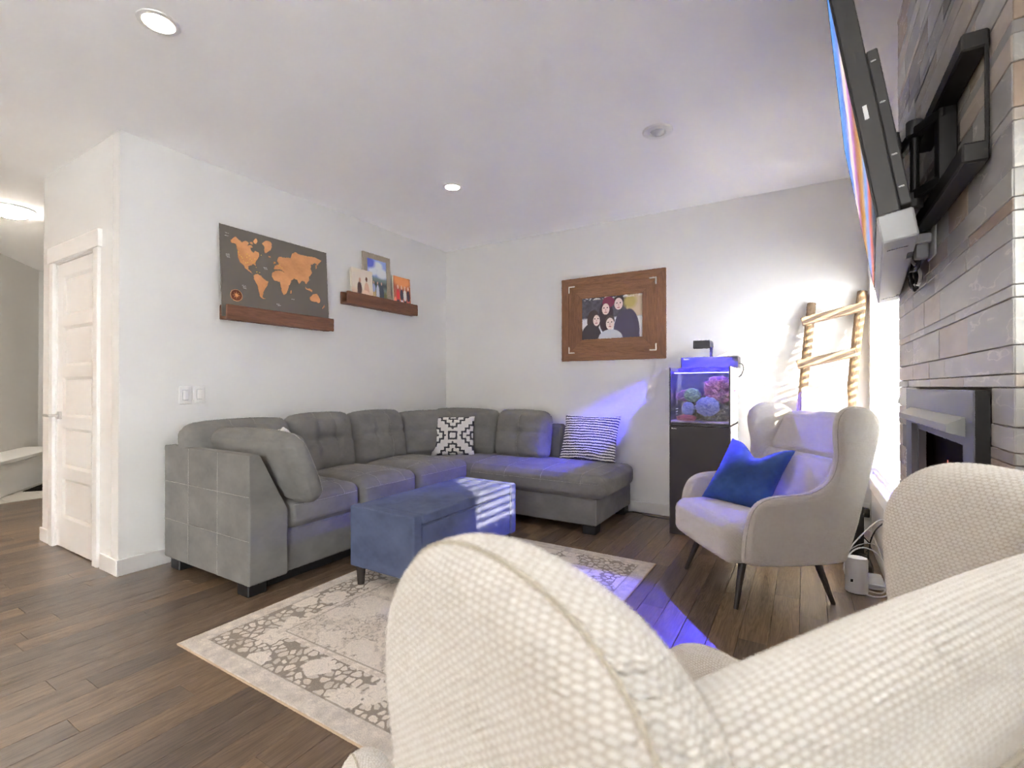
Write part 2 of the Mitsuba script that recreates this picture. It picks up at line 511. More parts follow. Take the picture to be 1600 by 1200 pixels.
mat('cabinet_side', (214, 213, 210), 0.4, 0.45)
mat('sand', suede((150, 130, 150), (214, 200, 214), 5.0), 0.95, 0.1)
scene['mat_sheer'] = {'type': 'principledthin', 'base_color': {'type': 'rgb', 'value': [0.95, 0.95, 0.95]}, 'roughness': 0.9, 'diff_trans': 1.9}
scene['mat_pane'] = {'type': 'thindielectric', 'int_ior': 1.5}
scene['mat_tank_glass'] = {'type': 'thindielectric', 'int_ior': 1.15}
scene['mat_water'] = {'type': 'dielectric', 'int_ior': 1.33, 'ext_ior': 1.0}


def emit(key, mesh, radiance, smooth=False, label=None, m='mat_white'):
    key = num(key)
    scene[key] = mikit.ply(mesh, m, smooth=smooth, emitter={'type': 'area', 'radiance': {'type': 'rgb', 'value': list(radiance)} if not isinstance(radiance, dict) else radiance})
    if label:
        labels[key] = {'label': label}
    return key


# ------------------------------------------------------------------ room shell
XA, YB, XW, YD, H = -3.595, 4.42, 0.42, 1.27, 2.74
XT, YT0, YT1 = 0.35, 1.313, 2.64     # tile face of the chimney breast, its near and far end
REARW = (-4.4, -2.0, 0.15, 2.5)
FARW, NEARW, SIDEW = (3.0, 4.315, 0.53, 1.985), (0.63, 1.245, 1.16, 1.70), (0.08, 0.565, 1.52, 2.30)

struct('floor', bx(-9.0, 0.55, -4.7, 4.5, -0.06, -0.012), 'mat_dark_gap', 'dark brown hardwood plank floor')
pieces = []
for i, x in enumerate(np.arange(-6.8, 0.42, 0.121)):
    y = -4.6 - rng.uniform(0, 0.9)
    while y < YB:
        L = rng.uniform(0.55, 1.5)
        a, b = max(y, -4.6), min(y + L, YB)
        if b - a > 0.03:
            pieces.append((x, min(x + 0.1195, 0.42), a + 0.0006, b - 0.0006, int(rng.integers(4))))
        y += L


def in_view(x, y):
    d, r = x * fwd[0] + y * fwd[1], x * math.cos(YAW) + y * math.sin(YAW)
    return d > 0.6 and abs(r / d) < 1.1


vis = [p for p in pieces if any(in_view((p[0] + p[1]) / 2, q) for q in (p[2], (p[2] + p[3]) / 2, p[3]))]
vis.sort(key=lambda p: math.hypot((p[0] + p[1]) / 2, (p[2] + p[3]) / 2))
keep = set(id(p) for p in vis[:300])
rest = [bx(p[0], p[1], p[2], p[3], -0.012, 0, 0.0008) for p in pieces if id(p) not in keep]
for p in vis[:300]:
    add('floor__plank', bx(p[0], p[1], p[2], p[3], -0.012, rng.uniform(-0.0004, 0), 0.0008), PLANKS[p[4]])
k = add('floor__far_planks', cat(*rest), PLANKS[0])
labels[k] = {'kind': 'stuff', 'label': 'brown floor planks out of view'}
ty = 0
for ix in range(5):
    for iy in range(14):
        x, y = -6.815 - 0.45 * ix, -0.6 + 0.3 * iy
        add('floor__entry_tile', bx(x - 0.445, x, y, y + 0.296, -0.012, 0.0, 0.001), 'mat_entry_tile')

struct('ceiling', bx(-9.0, 0.55, -4.7, 4.52, H, H + 0.1), 'mat_ceiling', 'white textured ceiling')
struct('wall_left', bx(XA - 0.1, XA, YD, YB + 0.1, 0, H), 'mat_wall', 'pale grey wall behind the long side of the sofa')
struct('wall_hall_corner', bx(-4.93, -4.83, YD + 0.1, 3.4, 0, H), 'mat_wall', 'pale grey wall end beside the hall')
struct('wall_back', bx(-9.0, 0.55, YB, YB + 0.1, 0, H), 'mat_wall', 'pale grey back wall with the framed picture')
struct('wall_door', wall_y(YD, YD + 0.1, -4.93, XA - 0.1, 0, H, [(-4.675, -0.1, -3.945, 2.052)]), 'mat_wall', 'pale grey wall around the white door')
struct('wall_window', wall_x(XW, XW + 0.13, -4.7, 4.52, 0, H, [(w[0], w[2], w[1], w[3]) for w in (FARW, NEARW, SIDEW, REARW)]), 'mat_wall', 'pale grey wall holding the windows')
struct('wall_rear', wall_y(-4.72, -4.6, -9.0, 0.55, 0, H), 'mat_wall', 'plain wall behind the viewer')
struct('wall_far_left', wall_x(-9.0, -8.9, -4.7, 4.5, 0, H), 'mat_wall', 'far left wall of the open kitchen side')
hn = np.array([0.57, 0.82, 0.0]); hn /= np.linalg.norm(hn)
hd = np.array([-hn[1], hn[0], 0.0])
hp = np.array([-7.9, 2.06, 0.0])
struct('wall_hall', obox(hp - 0.47 * hn + [0, 0, H / 2], (2.6, 0.05, H / 2), [hd, hn, [0, 0, 1]]), 'mat_wall', 'pale grey wall behind the white hall bench')

def unseen_window(k, a, b, c, d, where, sheer=True):  # windows and curtain out of view, placed to light near chair and room
    w = struct(f'window_{k}', cat(bx(XW + 0.05, XW + 0.11, a, b, c, c + 0.05), bx(XW + 0.05, XW + 0.11, a, b, d - 0.05, d), *[bx(XW + 0.05, XW + 0.11, y - 0.025, y + 0.025, c, d) for y in (a + 0.025, b - 0.025)]), 'mat_trim', 'white framed window ' + where)
    add(f'{w}__glass', bx(XW + 0.079, XW + 0.081, a, b, c, d), 'mat_pane')
    if not sheer:
        return
    n = 60
    ys = np.linspace(a - 0.03, b + 0.03, n)
    cx_ = XW - 0.03 + 0.015 * np.sin(ys * 60)
    cv = np.vstack([np.stack([cx_, ys, ys * 0 + z], 1) for z in (c - 0.1, d + 0.08)])
    q = np.arange(n - 1)
    kk = add('unseen_sheer_curtain', trimesh.Trimesh(cv, np.vstack([np.stack([q, q + 1, q + n + 1], 1), np.stack([q, q + n + 1, q + n], 1)]), process=False), 'mat_sheer', smooth=True)
    tag(kk, 'white sheer curtain over the window ' + where, 'curtain')


unseen_window(3, *SIDEW, 'out of view, placed to light the near chair')
unseen_window(4, *REARW, 'out of view behind the viewer, placed to light the room', False)

# baseboards
def baseboard(name, x0, x1, y0, y1, label):
    struct(name, bx(x0, x1, y0, y1, 0, 0.1, 0.003), 'mat_trim', label)


baseboard('baseboard_left', XA, XA + 0.013, YD - 0.013, YB, 'white baseboard along the sofa wall')
baseboard('baseboard_back', XA, XW, YB - 0.013, YB, 'white baseboard along the back wall')
baseboard('baseboard_window', XW - 0.013, XW, YT1, YB, 'white baseboard below the window')
baseboard('baseboard_door', -3.84, XA + 0.013, YD - 0.013, YD, 'short white baseboard between door and corner')
baseboard('baseboard_hall', -4.945, -4.78, YD - 0.013, YD, 'short white baseboard left of the door')

# door with five recessed panels
lx0, lx1, lz = -4.672, -3.948, 2.048
hole = sbox(lx0, 0.008, lx1, lz)
cells = []
for i in range(5):
    za = 0.22 + i * 0.362
    cells.append((lx0 + 0.105, lx1 - 0.105, za, za + 0.285))
    hole = hole.difference(sbox(lx0 + 0.105, za, lx1 - 0.105, za + 0.285))
dk = struct('door_1', prism(hole, 0.035, [0, YD + 0.012, 0], [1, 0, 0], [0, 0, 1], [0, 1, 0]), 'mat_trim', 'white five panel interior door')
for a, b, c, d in cells:
    bev = []
    for (p0, p1) in (((a, c), (b, c)), ((b, c), (b, d)), ((b, d), (a, d)), ((a, d), (a, c))):
        q = []
        for (x, z) in (p0, p1):
            ix, iz = x + (0.02 if x == a else -0.02), z + (0.02 if z == c else -0.02)
            q += [[x, YD + 0.013, z], [ix, YD + 0.024, iz]]
        bev.append(trimesh.Trimesh(q, [[0, 1, 3], [0, 3, 2]], process=False))
    add(f'{dk}__panel', cat(bx(a, b, YD + 0.024, YD + 0.04, c, d), *bev), 'mat_trim')
add(f'{dk}__handle', cat(bx(-4.64, -4.585, YD - 0.002, YD + 0.012, 0.925, 0.98, 0.003), bx(-4.622, -4.603, YD - 0.05, YD, 0.943, 0.962, 0.004), bx(-4.735, -4.602, YD - 0.058, YD - 0.042, 0.942, 0.963, 0.004)), 'mat_chrome', label='brushed metal lever handle')
for z in (0.28, 1.02, 1.78):
    add(f'{dk}__hinge', bx(-3.953, -3.943, YD - 0.003, YD + 0.012, z, z + 0.085, 0.002), 'mat_chrome')
struct('trim_1', bx(lx0 - 0.075, lx0 - 0.003, YD - 0.018, YD + 0.1, 0, 2.06, 0.003), 'mat_trim', 'white casing left of the door')
struct('trim_2', bx(lx1 + 0.003, lx1 + 0.075, YD - 0.018, YD + 0.1, 0, 2.06, 0.003), 'mat_trim', 'white casing right of the door')
struct('trim_3', bx(lx0 - 0.095, lx1 + 0.095, YD - 0.024, YD + 0.1, 2.06, 2.175, 0.003), 'mat_trim', 'white header above the door')

# ------------------------------------------------------------------ windows with blinds
def window(k, y0, y1, WZ0, WZ1, label):
    x = XW + 0.075
    fr = [bx(x, x + 0.05, y0, y0 + 0.05, WZ0, WZ1), bx(x, x + 0.05, y1 - 0.05, y1, WZ0, WZ1), bx(x, x + 0.05, y0, y1, WZ0, WZ0 + 0.05), bx(x, x + 0.05, y0, y1, WZ1 - 0.05, WZ1)]
    if y1 - y0 > 1:
        fr.append(bx(x, x + 0.05, (y0 + y1) / 2 - 0.03, (y0 + y1) / 2 + 0.03, WZ0, WZ1))
    w = struct(f'window_{k}', cat(*fr), 'mat_trim', label)
    add(f'{w}__glass', bx(x + 0.024, x + 0.026, y0 + 0.04, y1 - 0.04, WZ0 + 0.04, WZ1 - 0.04), 'mat_pane')
    add(f'{w}__sill', bx(XW - 0.035, x, y0 - 0.05, min(y1 + 0.05, YB - 0.014), WZ0 - 0.028, WZ0, 0.004), 'mat_trim')
    add(f'{w}__apron', bx(XW - 0.018, XW, y0 - 0.04, min(y1 + 0.05, YB - 0.014), WZ0 - 0.11, WZ0 - 0.028, 0.003), 'mat_trim')
    for ya, yb in ((y0 - 0.06, y0), (y1, min(y1 + 0.07, YB - 0.014))):
        add(f'{w}__casing', bx(XW - 0.016, XW, ya, yb, WZ0, WZ1 + 0.07, 0.003), 'mat_trim')
    add(f'{w}__head_casing', bx(XW - 0.018, XW, y0 - 0.07, min(y1 + 0.08, YB - 0.014), WZ1, WZ1 + 0.09, 0.003), 'mat_trim')
    return w


window(1, *FARW, 'white framed window behind blinds, beside the back corner')
window(2, *NEARW, 'white framed window behind blinds on the near side of the fireplace')


def blind(y0, y1, WZ0, WZ1, label):
    t = thing('window_blind', label, 'blind', 'white slatted window blinds')
    x = XW + 0.036
    a, b = y0 + 0.006, y1 - 0.006
    add(f'{t}__head_rail', bx(x - 0.028, x + 0.028, a, b, WZ1 - 0.055, WZ1 - 0.003, 0.003), 'mat_slat')
    n = int(round((WZ1 - WZ0) / 0.053)) - 1
    zs = WZ1 - 0.085 - np.arange(n) * ((WZ1 - 0.085 - WZ0 - 0.05) / (n - 1))
    ang = math.radians(-7)
    ax = [[math.cos(ang), 0, math.sin(ang)], [0, 1, 0], [-math.sin(ang), 0, math.cos(ang)]]
    for z in zs:
        add(f'{t}__slat', obox([x, (a + b) / 2, z], (0.0245, (b - a) / 2, 0.0014), ax), 'mat_slat')
    add(f'{t}__bottom_rail', bx(x - 0.026, x + 0.026, a, b, WZ0 + 0.004, WZ0 + 0.024, 0.003), 'mat_slat')
    for y in np.linspace(a + 0.15, b - 0.15, 2 if b - a < 1 else 3):
        add(f'{t}__ladder_cord', cat(*[bx(x + s, x + s + 0.0016, y, y + 0.002, WZ0 + 0.02, WZ1 - 0.05) for s in (-0.026, 0.025)]), 'mat_slat')
    return t, x, a


t, x, a = blind(*FARW, 'white slatted blind on the window by the back corner, behind the leaning ladder')
add(f'{t}__pull_cord', cat(tube([[x - 0.032, a + 0.12, 1.92], [x - 0.034, a + 0.12, 1.12]], 0.0015, 5), lathe([[0, 0.0], [0.016, 0.0], [0.014, 0.02], [0.005, 0.05], [0, 0.05]], [x - 0.034, a + 0.12, 1.075], 12)), 'mat_grey_box')
blind(*NEARW, 'white slatted blind on the near side of the fireplace wall, out of the frame')

# ------------------------------------------------------------------ chimney breast with stone tiles
FY0, FY1, FZ0, FZ1 = 1.447, 2.272, 0.52, 1.152      # fireplace surround
OY0, OY1, OZ0, OZ1 = 1.53, 2.17, 0.66, 1.035        # its opening
struct('wall_fireplace', wall_x(XT + 0.009, XW, YT0 + 0.009, YT1 - 0.002, 0, H, [(FY0 + 0.03, FZ0 + 0.03, FY1 - 0.03, FZ1 - 0.03)]), 'mat_grout', 'chimney breast clad in grey and brown stone tiles')
zrows, z, pat, k = [], 1.158, (0.027, 0.057, 0.093, 0.025, 0.09, 0.055), 0
while z < H - 0.001:
    h = min(pat[k % 6], H - z); zrows.append((z, z + h)); z += h; k += 1
z, pat, k = 1.158, (0.078, 0.05, 0.025, 0.09), 0
while z > 0.001:
    h = min(pat[k % 4], z); zrows.append((z - h, z)); z -= h; k += 1
tiles = []
for (za, zb) in zrows:
    y = YT0
    while y < YT1 - 0.001:
        w = rng.uniform(0.17, 0.42)
        yb = min(y + w, YT1)
        if YT1 - yb < 0.07:
            yb = YT1
        tiles.append(('f', y, yb, za, zb)); y = yb
    tiles.append(('s', XT, XW, za, zb))
final = []
for tl in tiles:
    if tl[0] == 'f' and tl[3] < FZ1 - 0.01 and tl[4] > FZ0 + 0.01:
        for (ya, yb) in ((tl[1], min(tl[2], FY0)), (max(tl[1], FY1), tl[2])):
            if yb - ya > 0.01:
                final.append(('f', ya, yb, tl[3], tl[4]))
    else:
        final.append(tl)
boxes = []
for s, a, b, za, zb in final:
    g, out = 0.0009, rng.uniform(0, 0.0025)
    if s == 'f':
        m = bx(XT - out, XT + 0.0095, a + g, b - g, za + g, zb - g, 0.0012)
    else:
        m = bx(a + g, b - g, YT0 - out, YT0 + 0.0095, za + g, zb - g, 0.0012)
    zc = (za + zb) / 2
    pr = [0.46, 0.26, 0.02, 0.02, 0.24, 0.0] if 1.04 < zc < 1.62 else [0.26, 0.20, 0.13, 0.13, 0.20, 0.08]  # paler tiles at this height stand in for brighter light on the stone
    boxes.append(((b - a) * (zb - za) * (1.0 if zc > 0.9 else 0.1), m, STONE[int(rng.choice(6, p=np.array(pr) / sum(pr)))]))
boxes.sort(key=lambda q: -q[0])
for _, m, s in boxes[:300]:
    add('wall_fireplace__stone_tile', m, s)
if len(boxes) > 300:
    kk = add('wall_fireplace__small_stone_tiles', cat(*[b[1] for b in boxes[300:]]), STONE[1])
    labels[kk] = {'kind': 'stuff'}

t = thing('electric_fireplace', 'grey metal electric fireplace with a slanted hood and red glow, set in the stone tiles', 'fireplace')
frame = sbox(FY0, FZ0, FY1, FZ1).difference(sbox(OY0, OZ0, OY1, OZ1))
add(f'{t}__surround', prism(frame, 0.028, [XT - 0.03, 0, 0], [0, 1, 0], [0, 0, 1], [1, 0, 0]), 'mat_steel')
add(f'{t}__side_return', cat(bx(XT - 0.027, XT - 0.0025, FY0 - 0.001, FY0 + 0.004, FZ0, FZ1)), 'mat_black')
add(f'{t}__firebox', cat(bx(XT + 0.028, XT + 0.032, OY0, OY1, OZ0, OZ1), bx(XT - 0.002, XT + 0.032, OY0 - 0.004, OY0, OZ0, OZ1), bx(XT - 0.002, XT + 0.032, OY1, OY1 + 0.004, OZ0, OZ1), bx(XT - 0.002, XT + 0.032, OY0, OY1, OZ0 - 0.004, OZ0), bx(XT - 0.002, XT + 0.032, OY0, OY1, OZ1, OZ1 + 0.004)), 'mat_fire_glass')
add(f'{t}__inner_trim', prism(sbox(OY0, OZ0, OY1, OZ1).difference(sbox(OY0 + 0.02, OZ0 + 0.02, OY1 - 0.02, OZ1 - 0.02)), 0.02, [XT - 0.014, 0, 0], [0, 1, 0], [0, 0, 1], [1, 0, 0]), 'mat_steel')
add(f'{t}__hood', prism([(0.0, 1.088), (-0.034, 1.07), (-0.034, 1.052), (0.0, 1.042)], OY1 - OY0 + 0.03, [XT - 0.03, OY0 - 0.02, 0], [1, 0, 0], [0, 0, 1], [0, 1, 0]), 'mat_steel_light', label='slanted metal heat hood')
fl = []
for q in range(34):
    y0 = OY0 + 0.04 + (OY1 - OY0 - 0.08) * q / 33 + rng.uniform(-0.006, 0.006)
    hh = rng.uniform(0.10, 0.34) * (0.6 + 0.4 * math.sin(q * 0.19) ** 2)
    ww = rng.uniform(0.003, 0.007)
    fl.append(prism(smooth_poly([(y0 - ww, OZ0 + 0.02), (y0 - 0.7 * ww, OZ0 + 0.02 + 0.5 * hh), (y0 + rng.uniform(-0.01, 0.01), OZ0 + 0.02 + hh), (y0 + 0.8 * ww, OZ0 + 0.02 + 0.45 * hh), (y0 + ww, OZ0 + 0.02)], 2), 0.002, [XT + 0.024 - rng.uniform(0, 0.006), 0, 0], [0, 1, 0], [0, 0, 1], [1, 0, 0]))
kk = emit(f'{t}__flames', cat(*fl), (0.12, 0.02, 0.004))
labels[kk] = {'kind': 'stuff', 'label': 'thin red and orange flames'}
emit(f'{t}__ember_bed', bx(XT + 0.002, XT + 0.022, OY0 + 0.021, OY1 - 0.021, OZ0 + 0.021, OZ0 + 0.034), (0.25, 0.04, 0.008), label='glowing ember bed')

# added houses and ground outside, cutting sky and sun light through the windows
struct('added_ground', bx(0.56, 3.29, 1.5, 11.0, -0.7, -0.6), 'mat_siding', 'added dark ground outside the window, cutting light from below')
for hx1, hy0, hy1, mm, lb in ((9.0, 2.2, 10.5, 'mat_siding', 'added grey house outside the window, blocking sky light'), (4.6, -13.0, -3.75, 'mat_trim', 'added white house out of view, blocking sun from the rear window')):
    t = struct('added_house', bx(3.3, hx1, hy0, hy1, -0.6, 5.2), mm, lb)
    add(f'{t}__roof', prism([(3.1, 5.205), (hx1 + 0.2, 5.205), ((3.3 + hx1) / 2, 5.3 + 0.33 * (hx1 - 3.3))], hy1 - hy0, [0, hy0, 0], [1, 0, 0], [0, 0, 1], [0, 1, 0]), 'mat_grey_box')
    for yy in (hy0 + 1.8, hy0 + 5.2):
        add(f'{t}__window', cat(bx(3.25, 3.299, yy, yy + 1.2, 1.0, 1.08), bx(3.25, 3.299, yy, yy + 1.2, 2.3, 2.38), bx(3.25, 3.299, yy, yy + 0.08, 1.081, 2.299), bx(3.25, 3.299, yy + 1.12, yy + 1.2, 1.081, 2.299)), 'mat_white')

# ------------------------------------------------------------------ ceiling fixtures
def downlight(x, y, label, r=0.078, glow=LAMP_WARM):
    t = thing('recessed_light', label, 'ceiling light', 'lit recessed ceiling lights')
    add(f'{t}__trim_ring', lathe([[r * 0.74, -0.001], [r * 0.78, -0.006], [r, -0.005], [r * 1.04, 0.0], [r * 0.74, 0.0]], [x, y, H], 40), 'mat_white', smooth=30)
    m = lathe([[0.0001, -0.0045], [r * 0.4, -0.004], [r * 0.74, -0.0015], [r * 0.74, -0.0005], [0.0001, -0.0005]], [x, y, H], 32)
    emit(f'{t}__lens', m, glow)


downlight(-2.39, 0.98, 'lit warm recessed ceiling light nearest the viewer, large at the upper left')
downlight(-2.375, 3.0, 'lit warm recessed ceiling light above the sofa near the back corner', 0.075)
for x, y, g, lb in ((-0.75, -1.1, (11.0, 8.0, 5.0), 'directly behind the viewer'), (-2.39, -1.1, (11.0, 8.0, 5.0), 'behind the viewer, in line with the sofa lights'), (-2.39, -3.0, (11.0, 8.0, 5.0), 'farthest behind the viewer'),
                   (-4.2, -1.1, (40.0, 21.0, 7.5), 'over the kitchen side'), (-5.6, -1.4, (40.0, 21.0, 7.5), 'over the kitchen side near the far left wall')):
    downlight(x, y, 'unseen recessed light lighting the room from ' + lb, 0.1, g)  # lamps out of view, placed to light the room and warm the near chair
t = thing('ceiling_sensor', 'unlit white round sensor fixture on the ceiling', 'sensor')
add(f'{t}__ring', lathe([[0.045, -0.004], [0.05, -0.012], [0.085, -0.008], [0.093, 0.0], [0.045, 0.0]], [-0.772, 3.003, H], 40), 'mat_white', smooth=30)
add(f'{t}__dome', lathe([[0.0001, -0.026], [0.022, -0.022], [0.036, -0.012], [0.043, -0.004], [0.043, 0.0], [0.0001, 0.0]], [-0.772, 3.003, H], 32), 'mat_grey_box', smooth=40)
t = thing('hall_dome_light', 'lit white glass dome light on the hall ceiling', 'ceiling light')
add(f'{t}__base', lathe([[0.0001, -0.012], [0.155, -0.012], [0.16, 0.0], [0.0001, 0.0]], [-6.0, 1.33, H], 40), 'mat_white', smooth=30)
emit(f'{t}__shade', lathe([[0.0001, -0.085], [0.06, -0.08], [0.11, -0.06], [0.14, -0.03], [0.15, -0.0125], [0.0001, -0.0125]], [-6.0, 1.33, H], 40), (17.0, 15.5, 13.5), smooth=True)

# ------------------------------------------------------------------ hall bench
t = thing('hall_bench', 'built-in white bench along the hall wall', 'bench')
add(f'{t}__front', obox(hp + hd * 0.4 - hd * 1.2 + hn * -0.02 + [0, 0, 0.175], (1.35, 0.02, 0.165), [hd, hn, [0, 0, 1]]), 'mat_white')
add(f'{t}__top', obox(hp + hd * 0.4 - hd * 1.2 + hn * -0.2 + [0, 0, 0.365], (1.35, 0.215, 0.018), [hd, hn, [0, 0, 1]], 0.003), 'mat_trim')
m, uv = pillow(0.36, 0.42, 0.15, hp - hd * 1.0 - hn * 0.2 + [0, 0, 0.585], [hd, unit([0.1, 0.15, 1]), hn])
kk = add('blue_cushion', m, 'mat_blue_bag', smooth=True)
tag(kk, 'light blue cushion standing on the white hall bench at the left edge', 'cushion')
kk = add('door_mat', obox(hp + hn * 0.2 + [0, 0, 0.005], (0.62, 0.16, 0.005), [hd, hn, [0, 0, 1]], 0.002), 'mat_dark_gap')
tag(kk, 'dark mat on the pale tiles in front of the hall bench', 'mat')

# ------------------------------------------------------------------ light switches
for y0, y1, z0, z1, lb in ((1.6, 1.678, 1.042, 1.165, 'white light switch plate with a rocker, left of the pair'), (1.692, 1.762, 1.05, 1.166, 'white dimmer switch plate, right of the pair')):
    t = thing('light_switch', lb, 'switch')
    add(f'{t}__plate', bx(XA, XA + 0.006, y0, y1, z0, z1, 0.002), 'mat_white')
    yc, zc = (y0 + y1) / 2, (z0 + z1) / 2
    add(f'{t}__rocker', bx(XA + 0.006, XA + 0.012, yc - 0.016, yc + 0.016, zc - 0.033, zc + 0.033, 0.002), 'mat_white')
    add(f'{t}__slot', bx(XA + 0.006, XA + 0.0068, yc - 0.018, yc + 0.018, zc - 0.036, zc + 0.036), 'mat_grey_box')

# ------------------------------------------------------------------ picture ledges, map, photos
def ledge(y0, y1, z0, z1, label):
    t = thing('picture_ledge', label, 'shelf')
    add(f'{t}__back', bx(XA, XA + 0.018, y0, y1, z0, z1, 0.002), 'mat_walnut_y')
    add(f'{t}__bottom', bx(XA + 0.018, XA + 0.082, y0, y1, z0, z0 + 0.018, 0.002), 'mat_walnut_y')
    add(f'{t}__front_lip', bx(XA + 0.082, XA + 0.1, y0, y1, z0 - 0.004, z1, 0.002), 'mat_walnut_y')
    return t


ledge(1.862, 2.77, 1.645, 1.748, 'longer dark walnut picture ledge holding the world map')
ledge(2.915, 3.832, 1.912, 2.022, 'dark walnut picture ledge holding three photos near the corner')

mb = np.array([-3.535, 1.85, 1.70]); mu = unit([-0.04, 0, 0.63]); me = np.array([0, 1.0, 0]); mn = np.cross(me, mu)
t = thing('world_map', 'dark grey world map panel with raised copper brown continents standing on the ledge', 'map')
add(f'{t}__board', prism(sbox(0.0, -0.035, 0.9, 0.632), 0.008, mb - 0.0085 * mn, me, mu, mn), 'mat_map_board')
CONT = [
    [(0.074, 0.532), (0.109, 0.565), (0.132, 0.547), (0.161, 0.528), (0.197, 0.519), (0.228, 0.53), (0.239, 0.514), (0.214, 0.502), (0.226, 0.484), (0.244, 0.473), (0.254, 0.494), (0.282, 0.485), (0.288, 0.461), (0.271, 0.433), (0.254, 0.404), (0.256, 0.377), (0.241, 0.389), (0.222, 0.376), (0.198, 0.364), (0.194, 0.342), (0.215, 0.332), (0.226, 0.313), (0.208, 0.324), (0.179, 0.339), (0.162, 0.366), (0.138, 0.378), (0.125, 0.405), (0.126, 0.441), (0.121, 0.47), (0.113, 0.51), (0.096, 0.511), (0.076, 0.512)],
    [(0.244, 0.568), (0.267, 0.594), (0.277, 0.577), (0.269, 0.547), (0.25, 0.548)],
    [(0.161, 0.54), (0.186, 0.553), (0.21, 0.541), (0.191, 0.521), (0.167, 0.523)],
    [(0.216, 0.548), (0.238, 0.557), (0.24, 0.533), (0.222, 0.538)],
    [(0.315, 0.565), (0.337, 0.589), (0.367, 0.6), (0.393, 0.588), (0.388, 0.555), (0.38, 0.528), (0.353, 0.508), (0.342, 0.49), (0.331, 0.503), (0.331, 0.54)],
    [(0.235, 0.299), (0.264, 0.32), (0.295, 0.308), (0.32, 0.288), (0.353, 0.273), (0.344, 0.243), (0.32, 0.207), (0.306, 0.174), (0.302, 0.142), (0.33, 0.139), (0.298, 0.132), (0.28, 0.157), (0.272, 0.205), (0.261, 0.24), (0.24, 0.27)],
    [(0.387, 0.345), (0.415, 0.373), (0.456, 0.385), (0.507, 0.37), (0.523, 0.334), (0.54, 0.314), (0.55, 0.313), (0.528, 0.276), (0.519, 0.242), (0.5, 0.206), (0.479, 0.19), (0.466, 0.214), (0.457, 0.25), (0.455, 0.289), (0.432, 0.294), (0.402, 0.294), (0.386, 0.32)],
    [(0.402, 0.386), (0.416, 0.415), (0.451, 0.435), (0.431, 0.457), (0.453, 0.497), (0.487, 0.495), (0.551, 0.504), (0.567, 0.544), (0.597, 0.567), (0.625, 0.554), (0.693, 0.557), (0.778, 0.563), (0.845, 0.55), (0.819, 0.524), (0.806, 0.5), (0.783, 0.516), (0.743, 0.493), (0.734, 0.457), (0.748, 0.426), (0.731, 0.395), (0.712, 0.384), (0.714, 0.351), (0.686, 0.318), (0.672, 0.336), (0.646, 0.338), (0.619, 0.306), (0.605, 0.337), (0.573, 0.344), (0.551, 0.32), (0.529, 0.312), (0.51, 0.361), (0.483, 0.384), (0.456, 0.391), (0.422, 0.384)],
    [(0.716, 0.208), (0.748, 0.241), (0.78, 0.253), (0.802, 0.233), (0.821, 0.197), (0.807, 0.171), (0.776, 0.184), (0.737, 0.178), (0.722, 0.186)],
    [(0.782, 0.495), (0.797, 0.505), (0.796, 0.477), (0.785, 0.461)],
    [(0.407, 0.448), (0.421, 0.442), (0.417, 0.429), (0.4, 0.425)],
    [(0.834, 0.134), (0.86, 0.169), (0.856, 0.151), (0.841, 0.128)],
    [(0.677, 0.29), (0.692, 0.279), (0.715, 0.286), (0.745, 0.271), (0.737, 0.259), (0.707, 0.268), (0.681, 0.273)],
    [(0.36, 0.48), (0.384, 0.48), (0.377, 0.467), (0.364, 0.468)],
    [(0.54, 0.233), (0.551, 0.244), (0.549, 0.214), (0.541, 0.21)],
]
for c in CONT:
    g = Polygon(c).buffer(0)
    g = max(getattr(g, 'geoms', [g]), key=lambda q: q.area)
    # ragged coast
    L = g.exterior.length
    n = max(8, int(L / 0.008))
    q = np.array([g.exterior.interpolate(s).coords[0] for s in np.linspace(0, L, n, endpoint=False)])
    q = q + rng.normal(0, 0.0014, q.shape)
    g = Polygon(q).buffer(0)
    g = max(getattr(g, 'geoms', [g]), key=lambda q: q.area)
    add(f'{t}__continent', prism(g, 0.004, mb - 0.0005 * mn, me, mu, mn), 'mat_cork')
add(f'{t}__antarctica', cat(prism([(0.3, 0.012), (0.36, 0.03), (0.43, 0.036), (0.44, 0.05), (0.45, 0.034), (0.56, 0.03), (0.66, 0.032), (0.74, 0.02), (0.74, -0.01), (0.3, -0.01)], 0.004, mb - 0.0005 * mn, me, mu, mn)), 'mat_cork')
ring = shapely.Point(0.104, 0.128).buffer(0.038)
add(f'{t}__compass_rose', cat(prism(ring, 0.002, mb - 0.0005 * mn, me, mu, mn)), 'mat_compass')
star = Polygon([(0.104 + (0.032 if k % 2 == 0 else 0.008) * math.cos(k * math.pi / 8), 0.128 + (0.032 if k % 2 == 0 else 0.008) * math.sin(k * math.pi / 8)) for k in range(16)])
add(f'{t}__compass_star', cat(prism(star, 0.003, mb - 0.0005 * mn, me, mu, mn), prism(shapely.Point(0.104, 0.128).buffer(0.044).difference(shapely.Point(0.104, 0.128).buffer(0.0405)), 0.002, mb - 0.0005 * mn, me, mu, mn)), 'mat_cork')
PINS = [(0.123, 0.453), (0.191, 0.451), (0.154, 0.412), (0.188, 0.426), (0.163, 0.396), (0.195, 0.388), (0.212, 0.419), (0.249, 0.428), (0.236, 0.4), (0.18, 0.382), (0.146, 0.422), (0.206, 0.442), (0.134, 0.431), (0.224, 0.41), (0.251, 0.404), (0.259, 0.365), (0.283, 0.33), (0.261, 0.332), (0.443, 0.418), (0.457, 0.414), (0.47, 0.407), (0.45, 0.429), (0.301, 0.471), (0.41, 0.439)]
for a, b in PINS:
    s = trimesh.creation.icosphere(1, 0.004)
    s.apply_translation(mb + a * me + b * mu + 0.005 * mn)
    add(f'{t}__pin', s, 'mat_gold')
